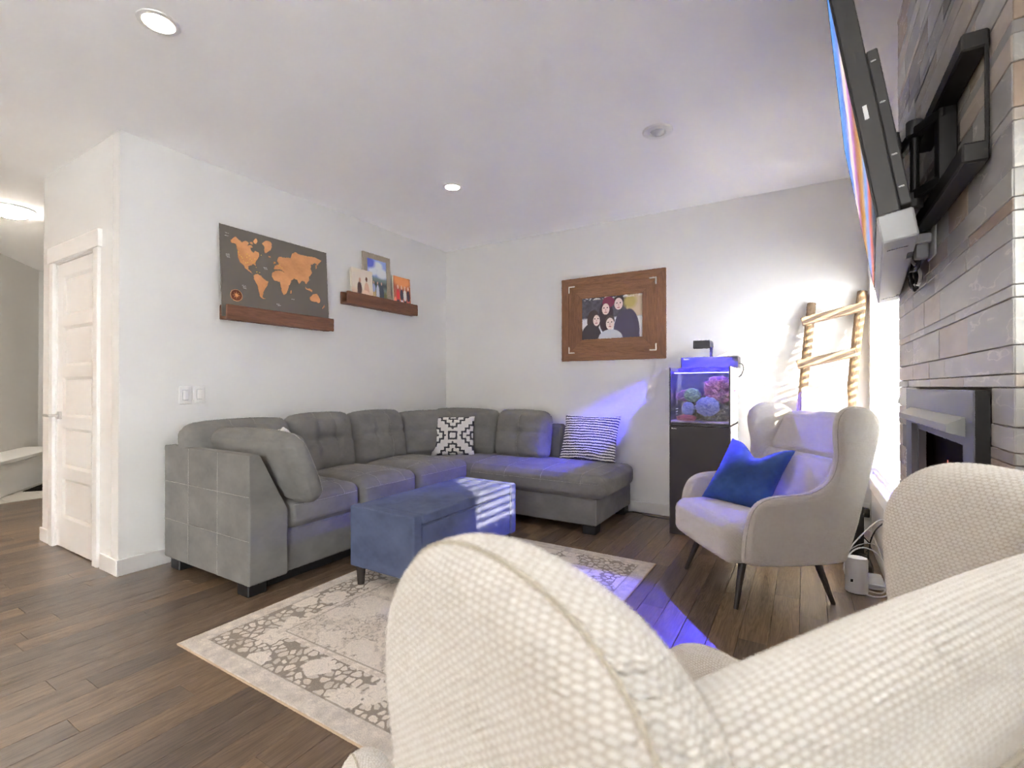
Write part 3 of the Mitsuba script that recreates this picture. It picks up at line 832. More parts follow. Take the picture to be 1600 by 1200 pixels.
marks = [sbox(a - 0.013, b - 0.002, a + 0.013, b + 0.002) for a, b in ((0.05, 0.42), (0.05, 0.41), (0.055, 0.40), (0.33, 0.38), (0.34, 0.37), (0.16, 0.21), (0.165, 0.20), (0.17, 0.19), (0.43, 0.11), (0.44, 0.10), (0.56, 0.17), (0.72, 0.36), (0.05, 0.575), (0.045, 0.555))]
add(f'{t}__printed_mark', cat(*[prism(g, 0.0006, mb - 0.0005 * mn, me, mu, mn) for g in marks]), 'mat_grey_box')


def photo_couple(s, t):
    im = np.tile(lin(238, 226, 208), (len(s), 1))
    im = over(im, np.clip((0.5 - t) / 0.3, 0, 1)[:, None], (216, 178, 140))
    im = over(im, ell(s, t, 0.36, 0.42, 0.11, 0.22), (84, 62, 58))
    im = over(im, ell(s, t, 0.38, 0.68, 0.05, 0.07), (206, 164, 136))
    im = over(im, ell(s, t, 0.70, 0.45, 0.12, 0.2), (214, 176, 150))
    im = over(im, ell(s, t, 0.70, 0.74, 0.05, 0.07), (110, 66, 44))
    im = over(im, ell(s, t, 0.64, 0.16, 0.26, 0.26), (240, 210, 186))
    return over(im, ell(s, t, 0.5, 0.1, 0.08, 0.1), (150, 100, 70))


def photo_wedding(s, t):
    im = np.tile(lin(120, 134, 130), (len(s), 1))
    sky = np.clip((t - 0.55) / 0.1, 0, 1)[:, None]
    im = over(im, sky, (150, 170, 222))
    for c in ((0.55, 0.86, 0.25, 0.1), (0.3, 0.72, 0.22, 0.1), (0.75, 0.7, 0.3, 0.12)):
        im = over(im, ell(s, t, *c, 0.5), (232, 236, 240))
    im = over(im, ell(s, t, 0.15, 0.9, 0.25, 0.12, 0.6), (92, 104, 196))
    im = over(im, np.clip((0.52 - t) / 0.08, 0, 1)[:, None] * np.clip((t - 0.3) / 0.1, 0, 1)[:, None], (70, 78, 78))
    im = over(im, np.clip((0.32 - t) / 0.1, 0, 1)[:, None], (110, 108, 70))
    im = over(im, ell(s, t, 0.32, 0.16, 0.1, 0.22), (196, 170, 120))
    im = over(im, ell(s, t, 0.32, 0.33, 0.08, 0.1), (170, 176, 206))
    im = over(im, ell(s, t, 0.52, 0.2, 0.08, 0.22), (206, 208, 220))
    im = over(im, ell(s, t, 0.72, 0.22, 0.12, 0.24), (64, 72, 84))
    for x in (0.32, 0.52, 0.72):
        im = over(im, ell(s, t, x, 0.46, 0.035, 0.035), (206, 170, 150))
    return im


def photo_autumn(s, t):
    im = np.tile(lin(176, 96, 70), (len(s), 1))
    im = over(im, ell(s, t, 0.5, 0.9, 0.5, 0.2, 0.5), (226, 150, 90))
    for x, c, l in ((0.25, (196, 52, 58), (70, 60, 90)), (0.47, (60, 56, 70), (216, 210, 214)), (0.66, (226, 222, 220), (54, 46, 56)), (0.86, (60, 46, 60), (190, 90, 84))):
        im = over(im, ell(s, t, x, 0.2, 0.08, 0.22), l)
        im = over(im, ell(s, t, x, 0.48, 0.1, 0.16), c)
        im = over(im, ell(s, t, x, 0.7, 0.05, 0.06), (226, 186, 160))
    return over(im, ell(s, t, 0.08, 0.2, 0.08, 0.2), (230, 140, 120))


def leaning(y0, z0, w, h, xb, lean=0.06):
    u = unit([-lean, 0, 1])
    n = np.cross([0, 1, 0], u)
    return np.array([xb, y0, z0]), np.array([0, 1.0, 0]), u, n


o, e, u, n = leaning(2.995, 1.93, 0.25, 0.31, -3.525)
t = thing('canvas_print', 'small pale canvas print of a couple, leftmost photo on the ledge', 'photo')
add(f'{t}__edge', prism(sbox(0, 0, 0.25, 0.33), 0.02, o - 0.021 * n, e, u, n), 'mat_canvas_edge')
m, c = painted(o, e, u, 0.25, 0.33, 50, 60, photo_couple)
add(f'{t}__print', m, 'mat_print', smooth=True, color=c)
o, e, u, n = leaning(3.155, 1.931, 0.35, 0.52, -3.548, 0.05)
t = thing('photo_frame', 'tall grey wood photo frame showing people under a blue sky, middle of the ledge', 'picture frame')
add(f'{t}__frame', prism(sbox(0, 0, 0.35, 0.52).difference(sbox(0.052, 0.052, 0.298, 0.468)), 0.018, o - 0.018 * n, e, u, n), 'mat_frame_grey')
m, c = painted(o + 0.05 * e + 0.05 * u - 0.006 * n, e, u, 0.25, 0.42, 60, 90, photo_wedding)
add(f'{t}__print', m, 'mat_print', smooth=True, color=c)
o, e, u, n = leaning(3.522, 1.931, 0.24, 0.355, -3.525)
t = thing('canvas_print', 'small autumn coloured family canvas print, rightmost photo on the ledge', 'photo')
add(f'{t}__edge', prism(sbox(0, 0, 0.24, 0.355), 0.02, o - 0.021 * n, e, u, n), 'mat_canvas_edge')
m, c = painted(o, e, u, 0.24, 0.355, 60, 80, photo_autumn)
add(f'{t}__print', m, 'mat_print', smooth=True, color=c)


def family(s, t):
    im = np.tile(lin(78, 76, 84), (len(s), 1))
    tx = meshkit.fbm(np.stack([s * 22, t * 16, s * 0], -1))[:, None]
    im = im * (0.5 + 1.0 * tx)
    im = over(im, np.clip((0.52 - t) / 0.05, 0, 1)[:, None], (226, 226, 228))
    im = over(im, ((s > 0.74) & (t > 0.5))[:, None] * 1.0, (196, 176, 150))
    im = over(im, ell(s, t, 0.8, 0.83, 0.1, 0.15, 0.6), (178, 160, 90))
    im = over(im, np.clip((t - 0.93) / 0.05, 0, 1)[:, None] * (tx > 0.5), (236, 232, 226))
    im = over(im, ell(s, t, 0.78, 0.12, 0.17, 0.55, 0.06), (70, 64, 82))
    im = over(im, ell(s, t, 0.70, 0.10, 0.17, 0.55, 0.06), (72, 66, 86))
    im = over(im, ell(s, t, 0.41, 0.52, 0.12, 0.40, 0.1), (56, 42, 50))
    im = over(im, ell(s, t, 0.62, 0.88, 0.08, 0.12, 0.1), (60, 50, 48))
    im = over(im, ell(s, t, 0.615, 0.80, 0.068, 0.135, 0.1), (222, 200, 194))
    im = over(im, ell(s, t, 0.45, 0.86, 0.10, 0.13, 0.1), (112, 40, 66))
    im = over(im, ell(s, t, 0.405, 0.70, 0.062, 0.13, 0.1), (226, 206, 198))
    im = over(im, ell(s, t, 0.20, 0.44, 0.11, 0.26, 0.08), (66, 52, 50))
    im = over(im, ell(s, t, 0.16, 0.02, 0.18, 0.36, 0.06), (58, 52, 58))
    im = over(im, ell(s, t, 0.25, 0.45, 0.056, 0.13, 0.1), (224, 204, 196))
    im = over(im, ell(s, t, 0.475, 0.43, 0.078, 0.12, 0.1), (76, 62, 56))
    im = over(im, ell(s, t, 0.475, 0.35, 0.066, 0.14, 0.1), (226, 206, 196))
    im = over(im, ell(s, t, 0.48, 0.0, 0.20, 0.22, 0.06), (186, 188, 194))
    for x, y in ((0.615, 0.79), (0.405, 0.70), (0.25, 0.46), (0.475, 0.36)):
        for dx in (-0.028, 0.028):
            im = over(im, ell(s, t, x + dx, y + 0.03, 0.012, 0.014, 0.4), (70, 54, 52))
        im = over(im, ell(s, t, x, y - 0.075, 0.026, 0.012, 0.4), (170, 110, 108))
        im = over(im, ell(s, t, x, y - 0.02, 0.008, 0.03, 0.6), (200, 170, 162))
    return im


t = thing('framed_photo', 'large rustic brown wood frame with a family photo on the back wall', 'picture')
fx0, fx1, fz0, fz1, yf = -2.085, -1.06, 1.413, 2.23, YB - 0.03
ix0, ix1, iz0, iz1 = -1.868, -1.272, 1.622, 2.022
mx0, mx1, mz0, mz1 = fx0 + 0.075, fx1 - 0.08, fz0 + 0.075, fz1 - 0.075
for nm, q, mm in (('outer_board', [(fx0, fz1), (fx1, fz1), (mx1, mz1), (mx0, mz1)], 'mat_frame_x'), ('outer_board', [(fx0, fz0), (mx0, mz0), (mx1, mz0), (fx1, fz0)], 'mat_frame_x'),
                  ('outer_board', [(fx0, fz0), (fx0, fz1), (mx0, mz1), (mx0, mz0)], 'mat_frame_z'), ('outer_board', [(fx1, fz0), (mx1, mz0), (mx1, mz1), (fx1, fz1)], 'mat_frame_z')):
    add(f'{t}__{nm}', prism(Polygon(q).buffer(-0.0006), 0.028, [0, yf, 0], [1, 0, 0], [0, 0, 1], [0, 1, 0]), mm)
for nm, q, mm in (('inner_board', [(mx0, mz1), (mx1, mz1), (ix1, iz1), (ix0, iz1)], 'mat_frame_x'), ('inner_board', [(mx0, mz0), (ix0, iz0), (ix1, iz0), (mx1, mz0)], 'mat_frame_x'),
                  ('inner_board', [(mx0, mz0), (mx0, mz1), (ix0, iz1), (ix0, iz0)], 'mat_frame_z'), ('inner_board', [(mx1, mz0), (ix1, iz0), (ix1, iz1), (mx1, mz1)], 'mat_frame_z')):
    add(f'{t}__{nm}', prism(Polygon(q).buffer(-0.0006), 0.024, [0, yf + 0.004, 0], [1, 0, 0], [0, 0, 1], [0, 1, 0]), mm)
for cx, cz, sx, sz in ((mx0, mz1, 1, -1), (mx1, mz1, -1, -1), (mx0, mz0, 1, 1), (mx1, mz0, -1, 1)):
    add(f'{t}__corner_bracket', cat(bx(cx, cx + sx * 0.065, yf - 0.003, yf + 0.002, cz, cz + sz * 0.012), bx(cx, cx + sx * 0.012, yf - 0.003, yf + 0.002, cz + sz * 0.012, cz + sz * 0.065)), 'mat_chrome')
m, c = painted([ix0 - 0.004, yf + 0.016, iz0 - 0.004], [1, 0, 0], [0, 0, 1], ix1 - ix0 + 0.008, iz1 - iz0 + 0.008, 170, 120, family)
add(f'{t}__photo', m, 'mat_print', smooth=True, color=c, label='photo of a smiling family of four outdoors')

# ------------------------------------------------------------------ rug
kr = thing('area_rug', 'cream and taupe floral patterned area rug under the blue bench', 'rug')
add(f'{kr}__pile', bx(-2.405, -0.835, 1.075, 3.165, 0.0008, 0.010, 0.003), 'mat_rug')
for q in ((-2.411, -2.405, 1.069, 3.171), (-0.835, -0.829, 1.069, 3.171), (-2.405, -0.835, 1.069, 1.075), (-2.405, -0.835, 3.165, 3.171)):
    add(f'{kr}__binding', bx(*q, 0.0005, 0.0085, 0.0015), 'mat_rug_edge')

# ------------------------------------------------------------------ sectional sofa
S = thing('sectional_sofa', 'large grey suede sectional sofa with tufted back cushions and a chaise', 'sofa')
SF = 'mat_sofa'


def soft(key, *a, **k):
    s = Soft(*a, **k)
    return add(key, s.mesh(), SF, smooth=True), s


def tuft(h, amount, us, vs, axis=2, side=1, depth=0.016, w=0.018, butt=0.03):
    """Bulge plus stitched channels on one face: lines at us (first other axis) and vs (second)."""
    base = bulge(h, amount)
    i, j = [(1, 2), (2, 0), (0, 1)][axis]

    def f(p, n):
        d = base(p, n)
        face = np.clip(n[:, axis] * side, 0, 1)
        for a in us:
            d = d - face * depth * np.exp(-((p[:, i] - a) / w) ** 2)
        for b in vs:
            d = d - face * depth * np.exp(-((p[:, j] - b) / w) ** 2)
        for a in us:
            for b in vs:
                d = d - face * butt * np.exp(-(((p[:, i] - a) ** 2 + (p[:, j] - b) ** 2) / 0.045 ** 2))
        d = d + face * 0.010 * (meshkit.fbm(np.stack([p[:, i] * 7 + h[i] * 31, p[:, j] * 7, p[:, j] * 0], -1)) - 0.5)
        return d
    return f


# arm: a slanted block, rounded by the soft box through its warp
def arm_warp(q):
    y, z = q[:, 1], q[:, 2]
    t = np.clip((z - 0.02) / 0.34, 0, 1)
    top = np.clip((y + 0.1175) / 0.235, 0, 1)
    out = q.copy()
    out[:, 1] = y - top * t * 0.175
    return out


k, s = soft(f'{S}__arm', (0.955, 0.235, 0.715), 0.012, (-3.052, 1.6075, 0.4275), cell=0.04, warp=arm_warp)
for xx in (-0.17, 0.16):
    add(f'{k}__seam', s.seam([[xx, -0.1175, -0.355], [xx, -0.1175, 0.355]]), 'mat_stitch')
for zz in (-0.11, 0.13):
    add(f'{k}__seam', s.seam([[-0.475, -0.1175, zz], [0.475, -0.1175, zz]]), 'mat_stitch')
add(f'{S}__base', bx(-3.5, -2.605, 1.6, 3.55, 0.07, 0.318, 0.01), SF)
add(f'{S}__base', bx(-3.5, -1.385, 3.535, 4.395, 0.07, 0.285, 0.01), SF)
add(f'{S}__back_frame', bx(-3.53, -3.40, 1.6, 4.40, 0.07, 0.80, 0.025), SF)
add(f'{S}__back_frame', bx(-3.53, -2.03, 4.27, 4.40, 0.07, 0.79, 0.025), SF)
# seat cushions
for y0, y1 in ((1.735, 2.272), (2.280, 2.832), (2.840, 3.50)):
    h = np.array([0.70, y1 - y0, 0.195]) / 2
    cx = -2.935
    k, s = soft(f'{S}__seat_cushion', 2 * h, 0.055, (cx, (y0 + y1) / 2, 0.415), cell=0.025, disp=tuft(h, (0.02, 0.006, 0.03), [-0.06, 0.2], [], depth=0.006, w=0.02))
    add(f'{k}__seam', s.seam([[h[0], -h[1] + 0.03, 0.045], [h[0], h[1] - 0.03, 0.045]]), 'mat_stitch')
    add(f'{k}__seam', s.seam([[0.2, -h[1] + 0.03, h[2]], [0.2, h[1] - 0.03, h[2]]]), 'mat_stitch')
    for v in (-0.12, 0.12):
        add(f'{k}__seam', s.seam([[-0.2, v, h[2]], [h[0], v, h[2]], [h[0], v, 0.045]]), 'mat_stitch')
# chaise cushion
h = np.array([2.06, 0.80, 0.19]) / 2
k, s = soft(f'{S}__chaise_cushion', 2 * h, 0.06, (-2.355, 3.905, 0.372), cell=0.03, disp=tuft(h, (0.03, 0.012, 0.02), [0.05, 0.3, 0.55, 0.8], [], depth=0.005, w=0.018))
for u_ in (-0.2, 0.15, 0.5, 0.85):
    add(f'{k}__seam', s.seam([[u_, h[1] - 0.1, h[2]], [u_, -h[1], h[2]], [u_, -h[1], 0.01]]), 'mat_stitch')
add(f'{k}__seam', s.seam([[-0.2, -h[1], 0.03], [h[0] - 0.03, -h[1], 0.03]]), 'mat_stitch')
# back cushions along the left wall: axes = width (y), up, normal (+x)
up_l, nn_l = unit([-0.2, 0, 1]), unit([1, 0, 0.2])
for y0, y1, zt in ((1.50, 2.20, 0.925), (2.205, 2.765, 0.94), (2.77, 3.365, 0.935)):
    h = np.array([y1 - y0, zt - 0.47, 0.19]) / 2
    us, vs = [-0.075, 0.085], [0.03]
    k, s = soft(f'{S}__back_cushion', 2 * h, 0.07, (-3.30, (y0 + y1) / 2, (zt + 0.47) / 2), [[0, 1, 0], up_l, nn_l], cell=0.02, disp=tuft(h, (0.01, 0.02, 0.05), us, vs))
    for a in us:
        add(f'{k}__seam', s.seam([[a, -h[1], 0.02], [a, -h[1], h[2]], [a, h[1], h[2]], [a, h[1], -0.05]]), 'mat_stitch')
    for b in vs:
        add(f'{k}__seam', s.seam([[-h[0], b, h[2]], [h[0], b, h[2]]]), 'mat_stitch')
# corner cushion: two wings
h = np.array([0.66, 0.43, 0.2]) / 2
k, s = soft(f'{S}__corner_cushion', 2 * h, 0.07, (-3.28, 3.70, 0.69), [unit([0.25, 1, 0]), unit([-0.15, 0, 1]), unit([1, -0.25, 0.15])], cell=0.025, disp=tuft(h, (0.01, 0.02, 0.045), [], [0.03], depth=0.02))
h = np.array([0.80, 0.45, 0.2]) / 2
k, s = soft(f'{S}__corner_cushion', 2 * h, 0.07, (-3.09, 4.12, 0.69), [unit([1, 0.05, 0]), unit([0, 0.15, 1]), unit([0.05, -1, 0.15])], cell=0.025, disp=tuft(h, (0.01, 0.02, 0.05), [], [0.02], depth=0.018))
# back cushion on the back wall
h = np.array([0.57, 0.46, 0.2]) / 2
k, s = soft(f'{S}__back_cushion', 2 * h, 0.075, (-2.385, 4.14, 0.685), [[1, 0, 0], unit([0, 0.18, 1]), unit([0, -1, 0.18])], cell=0.02, disp=tuft(h, (0.01, 0.02, 0.05), [0.0], [0.02], depth=0.02))
add(f'{k}__seam', s.seam([[0, -h[1], 0.02], [0, -h[1], h[2]], [0, h[1], h[2]]]), 'mat_stitch')
# arm bolster
h = np.array([0.84, 0.41, 0.13]) / 2
k, s = soft(f'{S}__arm_bolster', 2 * h, 0.055, (-2.83, 1.735, 0.69), [[1, 0, 0], unit([0, -0.42, 1]), unit([0, 1, 0.42])], cell=0.025, disp=tuft(h, (0.03, 0.03, 0.035), [], [], depth=0.0))
add(f'{k}__seam', s.seam([[h[0], -h[1] + 0.02, 0.03], [h[0], h[1], 0.03], [-h[0], h[1], 0.03]]), 'mat_stitch')
for x, y in ((-3.42, 1.56), (-2.66, 1.56), (-1.45, 3.60), (-1.45, 4.30), (-2.7, 3.62)):
    add(f'{S}__foot', bx(x - 0.055, x + 0.055, y - 0.055, y + 0.055, 0.0, 0.071, 0.006), 'mat_black')
add(f'{S}__foot', bx(-2.70, -2.66, 1.65, 3.5, 0.005, 0.071), 'mat_black', label='dark plinth below the seat')

# throw pillows
vx = unit([0.84, 0.54, 0])
vn = unit([0.54, -0.84, 0.22])
m, uv = pillow(0.43, 0.40, 0.14, (-3.02, 3.83, 0.665), [vx, np.cross(vn, vx), vn])
kk = add('throw_pillow', m, 'mat_geo', smooth=True, uv=uv)
tag(kk, 'square black and white geometric throw pillow leaning in the sofa corner', 'pillow')
vx, vn = unit([0.78, -0.45, 0.1]), unit([0.45, 0.85, 0.3])
m, uv = pillow(0.44, 0.42, 0.13, (-2.78, 1.885, 0.70), [vx, unit(np.cross(vn, vx)), vn])
kk = add('throw_pillow', m, 'mat_geo', smooth=True, uv=uv)
tag(kk, 'black and white geometric throw pillow half hidden behind the sofa arm bolster', 'pillow')
vx, vn = unit([1, -0.05, 0]), unit([-0.05, -1, 0.35])
m, uv = pillow(0.57, 0.44, 0.16, (-1.735, 4.26, 0.675), [vx, np.cross(vn, vx), vn])
kk = add('throw_pillow', m, 'mat_stripes', smooth=True, uv=uv)
tag(kk, 'white throw pillow with thin black stripes at the chaise end of the sofa', 'pillow')

# ------------------------------------------------------------------ storage bench
t = thing('storage_bench', 'blue upholstered storage bench with a tufted lid standing on the rug', 'bench')
bx0, bx1, by0, by1, bzt = -2.262, -1.768, 1.905, 2.965, 0.472
for y0, y1 in ((by0, by0 + 0.07), (by1 - 0.07, by1)):
    s = Soft((bx1 - bx0, y1 - y0, bzt - 0.122), 0.012, ((bx0 + bx1) / 2, (y0 + y1) / 2, (bzt + 0.122) / 2), cell=0.06)
    add(f'{t}__end_panel', s.mesh(), 'mat_bench_fabric', smooth=True)
add(f'{t}__front_panel', bx(bx1 - 0.05, bx1 - 0.006, by0 + 0.071, by1 - 0.071, 0.125, 0.405, 0.008), 'mat_bench_fabric')
add(f'{t}__rear_panel', bx(bx0 + 0.006, bx0 + 0.05, by0 + 0.071, by1 - 0.071, 0.125, 0.405, 0.008), 'mat_bench_fabric')
add(f'{t}__floor_panel', bx(bx0 + 0.051, bx1 - 0.051, by0 + 0.071, by1 - 0.071, 0.125, 0.145), 'mat_black')
h = np.array([bx1 - bx0 - 0.006, by1 - by0 - 0.144, 0.062]) / 2
BT = [(sx * 0.085, yy) for sx in (-1, 1) for yy in (-0.33, -0.11, 0.11, 0.33)]


def lid_disp(p, n):
    d = bulge(h, (0.0, 0.0, 0.006))(p, n)
    top = np.clip(n[:, 2], 0, 1)
    for a, b in BT:
        d = d - top * 0.022 * np.exp(-((p[:, 0] - a) ** 2 + (p[:, 1] - b) ** 2) / 0.028 ** 2)
    return d


s = Soft(2 * h, 0.014, ((bx0 + bx1) / 2, (by0 + by1) / 2, 0.439), cell=0.018, disp=lid_disp)
lid = add(f'{t}__lid', s.mesh(), 'mat_bench_fabric', smooth=True)
for a, b in BT:
    q = trimesh.creation.icosphere(2, 0.013)
    q.apply_scale([1, 1, 0.5])
    q.apply_translation([(bx0 + bx1) / 2 + a, (by0 + by1) / 2 + b, 0.4565])
    add(f'{lid}__button', q, 'mat_bench_fabric', smooth=True)
for x in (bx0 + 0.045, bx1 - 0.045):
    for y in (by0 + 0.045, by1 - 0.045):
        add(f'{t}__leg', lathe([[0.0001, 0.0102], [0.019, 0.0102], [0.028, 0.124], [0.0001, 0.124]], [x, y, 0], 20), 'mat_dark_leg', smooth=40)

# ------------------------------------------------------------------ wing chairs
PROFILE = [(0.272, 0.238), (0.278, 0.31), (0.270, 0.42), (0.250, 0.51), (0.205, 0.572), (0.13, 0.60), (0.03, 0.606), (-0.05, 0.61), (-0.11, 0.625), (-0.18, 0.668), (-0.213, 0.73), (-0.223, 0.80), (-0.211, 0.87),
           (-0.203, 0.94), (-0.215, 1.0), (-0.255, 1.042), (-0.31, 1.06), (-0.385, 1.056), (-0.44, 1.038), (-0.483, 0.995), (-0.494, 0.935), (-0.48, 0.87), (-0.43, 0.70), (-0.365, 0.48), (-0.30, 0.27), (-0.28, 0.236)]


def side_offset(u, z):
    k = np.clip((z - 0.62) / 0.36, 0, 1)
    k = k * k * (3 - 2 * k)
    fr = np.clip((u + 0.46) / 0.26, 0, 1)
    return 0.328 + 0.024 * fr + 0.026 * k * fr ** 1.5 - 0.012 * np.clip((0.45 - z) / 0.2, 0, 1)


PP2, PH, PF, PUV = panel(Polygon(smooth_poly(PROFILE, 2)), 0.038, 0.02)


def wing_chair(origin, face, label):
    t = thing('wing_chair', label, 'armchair')
    U = np.array([face[0], face[1], 0.0]); U /= np.linalg.norm(U)
    V = np.array([-U[1], U[0], 0.0])
    Z = np.array([0, 0, 1.0])
    O = np.array([origin[0], origin[1], 0.0])

    def place(u, v, z):
        return O + np.outer(u, U) + np.outer(v, V) + np.outer(z, Z)

    for sg in (-1, 1):
        zz, uu = PP2[:, 1], PP2[:, 0]
        v = sg * (side_offset(uu, zz) + PH)
        m = trimesh.Trimesh(place(uu, v, zz), PF if sg < 0 else PF[:, ::-1], process=False)
        if m.volume < 0:
            m = trimesh.Trimesh(m.vertices, m.faces[:, ::-1], process=False)
        k = add(f'{t}__side', m, 'mat_woven', smooth=True, uv=PUV)
        # piping along the outer face, set in from the rim
        g = Polygon(smooth_poly(PROFILE, 2)).buffer(-0.004).exterior
        L = g.length
        q = np.array([g.interpolate(s_).coords[0] for s_ in np.linspace(0, L, 200)])
        q = q[(q[:, 1] > 0.27)]
        st = int(np.argmax(np.linalg.norm(np.diff(q, axis=0), axis=1))) + 1 if np.max(np.linalg.norm(np.diff(q, axis=0), axis=1)) > 0.05 else 0
        q = np.roll(q, -st, axis=0)
        hh = math.sqrt(0.038 ** 2 - 0.034 ** 2)
        vo = sg * (side_offset(q[:, 0], q[:, 1]) + hh)
        add(f'{k}__piping', tube(place(q[:, 0], vo, q[:, 1]), 0.0016, 5), 'mat_woven_piping', smooth=True)
    up = unit(-0.30 * U + Z)
    nb = unit(np.cross(V, up)); nb = nb if nb @ U > 0 else -nb
    ax = [V, up, nb]

    def pad(key, size, r, u, z, disp, cell=0.03, axes=ax, v=0.0, warp=None):
        s = Soft(size, r, O + u * U + v * V + z * Z, axes, cell=cell, disp=disp, warp=warp)
        m = s.mesh()
        if m.volume < 0:
            m = trimesh.Trimesh(m.vertices, m.faces[:, ::-1], process=False)
        return add(key, m, 'mat_woven', smooth=True, uv=s.uv), s

    def sag(q):
        q = q.copy()
        q[:, 1] -= 0.10 * q[:, 0] ** 2 * np.clip(q[:, 1] / 0.3 + 0.5, 0, 1)
        return q

    h = np.array([0.67, 0.75, 0.09]) / 2
    kb, s = pad(f'{t}__back', 2 * h, 0.042, -0.353, 0.645, bulge(h, (0, 0.008, 0.012)), warp=sag)
    add(f'{kb}__piping', s.seam([[-h[0], 0.312, -h[2]], [h[0], 0.312, -h[2]]], rad=0.003), 'mat_woven_piping', smooth=True)
    h = np.array([0.63, 0.25, 0.065]) / 2
    upw = unit(-0.51 * U + Z); nw = unit(np.cross(V, upw)); nw = nw if nw @ U > 0 else -nw
    kh, s = pad(f'{t}__headrest', 2 * h, 0.032, -0.394, 0.871, bulge(h, (0, 0.006, 0.016)), axes=[V, upw, nw])
    h = np.array([0.615, 0.37, 0.09]) / 2
    pad(f'{t}__back_cushion', 2 * h, 0.035, -0.258, 0.588, bulge(h, (0, 0.004, 0.02)))
    h = np.array([0.63, 0.56, 0.215]) / 2
    pad(f'{t}__seat', 2 * h, 0.06, 0.068, 0.345, bulge(h, (0.0, 0.012, 0.022)), axes=[V, U, Z] if np.linalg.det([V, U, Z]) > 0 else [-V, U, Z])
    for a in (-1, 1):
        for b in (-1, 1):
            top, bot = np.array([0.205 * a - 0.005, 0.225 * b, 0.245]), np.array([0.275 * a, 0.28 * b, 0.0])
            p = [O + q[0] * U + q[1] * V + q[2] * Z for q in (bot, top)]
            add(f'{t}__leg', tube(p, [0.011, 0.021], 16), 'mat_dark_leg', smooth=40)
    return O, U, V


NEAR_F = unit([-0.848, 0.530, 0]); NEAR_L = np.array([0.530, 0.848, 0])
wing_chair((-0.26, 3.146), (-0.7976, -0.6032), 'cream woven wing armchair by the window with a blue pillow on its seat')
wing_chair(0.618 * NEAR_F[:2] + 0.488 * NEAR_L[:2], NEAR_F[:2], 'cream woven wing armchair close to the viewer, seen from behind')

# blue pillow with a chopped top
pu = unit([0.15, 0.26, 0.36]); px_ = unit([0.93, -0.33, -0.02]); px_ = unit(px_ - pu * (px_ @ pu)); pn = np.cross(px_, pu)


def chop(v):
    out = v.copy()
    w = np.clip((v[:, 1] + 0.05) / 0.26, 0, 1) ** 2
    out[:, 1] -= 0.10 * w * np.exp(-((v[:, 0] - 0.02) / 0.085) ** 2)
    out[:, 2] *= 1 - 0.35 * w * np.exp(-((v[:, 0] - 0.02) / 0.06) ** 2)
    return out


m, uv = pillow(0.39, 0.45, 0.15, (-0.295, 3.205, 0.635), [px_, pu, pn], pinch=0.1, warp=chop)
kk = add('blue_pillow', m, 'mat_velvet', smooth=True, uv=uv)
tag(kk, 'royal blue velvet pillow with a dented top on the far wing chair', 'pillow')

# ------------------------------------------------------------------ aquarium
TX0, TX1, TY0, TY1 = -0.915, -0.472, 3.9, 4.375
t = thing('aquarium_cabinet', 'tall dark cabinet under the glowing aquarium', 'cabinet')
add(f'{t}__body', bx(TX0 + 0.002, TX1, TY0 + 0.02, TY1, 0.0, 0.855, 0.002), 'mat_cabinet_side')
add(f'{t}__door', bx(TX0, TX1, TY0, TY0 + 0.019, 0.004, 0.853, 0.002), 'mat_cabinet_dark', label='dark front door')
def wordmark(x, z, y, s=1.0):
    hs = (0.011, 0.010, 0.0075, 0.009, 0.007, 0.0072)
    return cat(*[bx(x + k * 0.0068 * s, x + (k * 0.0068 + 0.0052) * s, y - 0.0006, y, z, z + q * s, 0.0002) for k, q in enumerate(hs)])
add(f'{t}__logo', wordmark(TX0 + 0.015, 0.828, TY0), 'mat_white')

t = thing('aquarium', 'glass aquarium with glowing blue water and a lamp on an arm, on the dark cabinet', 'aquarium')
tz0, tz1, wz = 0.858, 1.312, 1.278
add(f'{t}__base', bx(TX0, TX1, TY0, TY1, 0.8555, 0.874, 0.001), 'mat_tank_black')
add(f'{t}__front_glass', bx(TX0 + 0.008, TX1 - 0.008, TY0 + 0.002, TY0 + 0.003, 0.874, tz1), 'mat_tank_glass')
add(f'{t}__left_glass', bx(TX0 + 0.002, TX0 + 0.003, TY0 + 0.008, 4.2, 0.874, tz1), 'mat_tank_glass')
add(f'{t}__side_panel', bx(TX1 - 0.004, TX1, TY0 + 0.008, TY1, 0.874, tz1), 'mat_cabinet_side', label='white right side panel')
for xx in (TX0, TX1 - 0.009):
    add(f'{t}__corner_trim', bx(xx, xx + 0.009, TY0, TY0 + 0.009, 0.874, tz1), 'mat_tank_black')
add(f'{t}__rear_chamber', bx(TX0 + 0.002, TX1 - 0.005, 4.2, TY1, 0.874, 1.315), 'mat_tank_rear')
add(f'{t}__hood', bx(-0.893, -0.452, 4.215, TY1, 1.316, 1.405, 0.003), 'mat_tank_black', label='black rear hood')
add(f'{t}__logo', wordmark(-0.87, 1.385, 4.215, 1.1), 'mat_white')
add(f'{t}__water', bx(TX0 + 0.005, TX1 - 0.006, TY0 + 0.005, 4.197, 0.876, wz), 'mat_water')
emit(f'{t}__bright_band', bx(TX0 + 0.02, TX1 - 0.02, TY0 + 0.10, TY0 + 0.135, wz - 0.012, wz - 0.006), (0.34, 0.34, 2.2), label='bright blue white band under the rim, placed to light the corals')  # glowing band below the water surface, placed to light the corals
lampx = -0.694
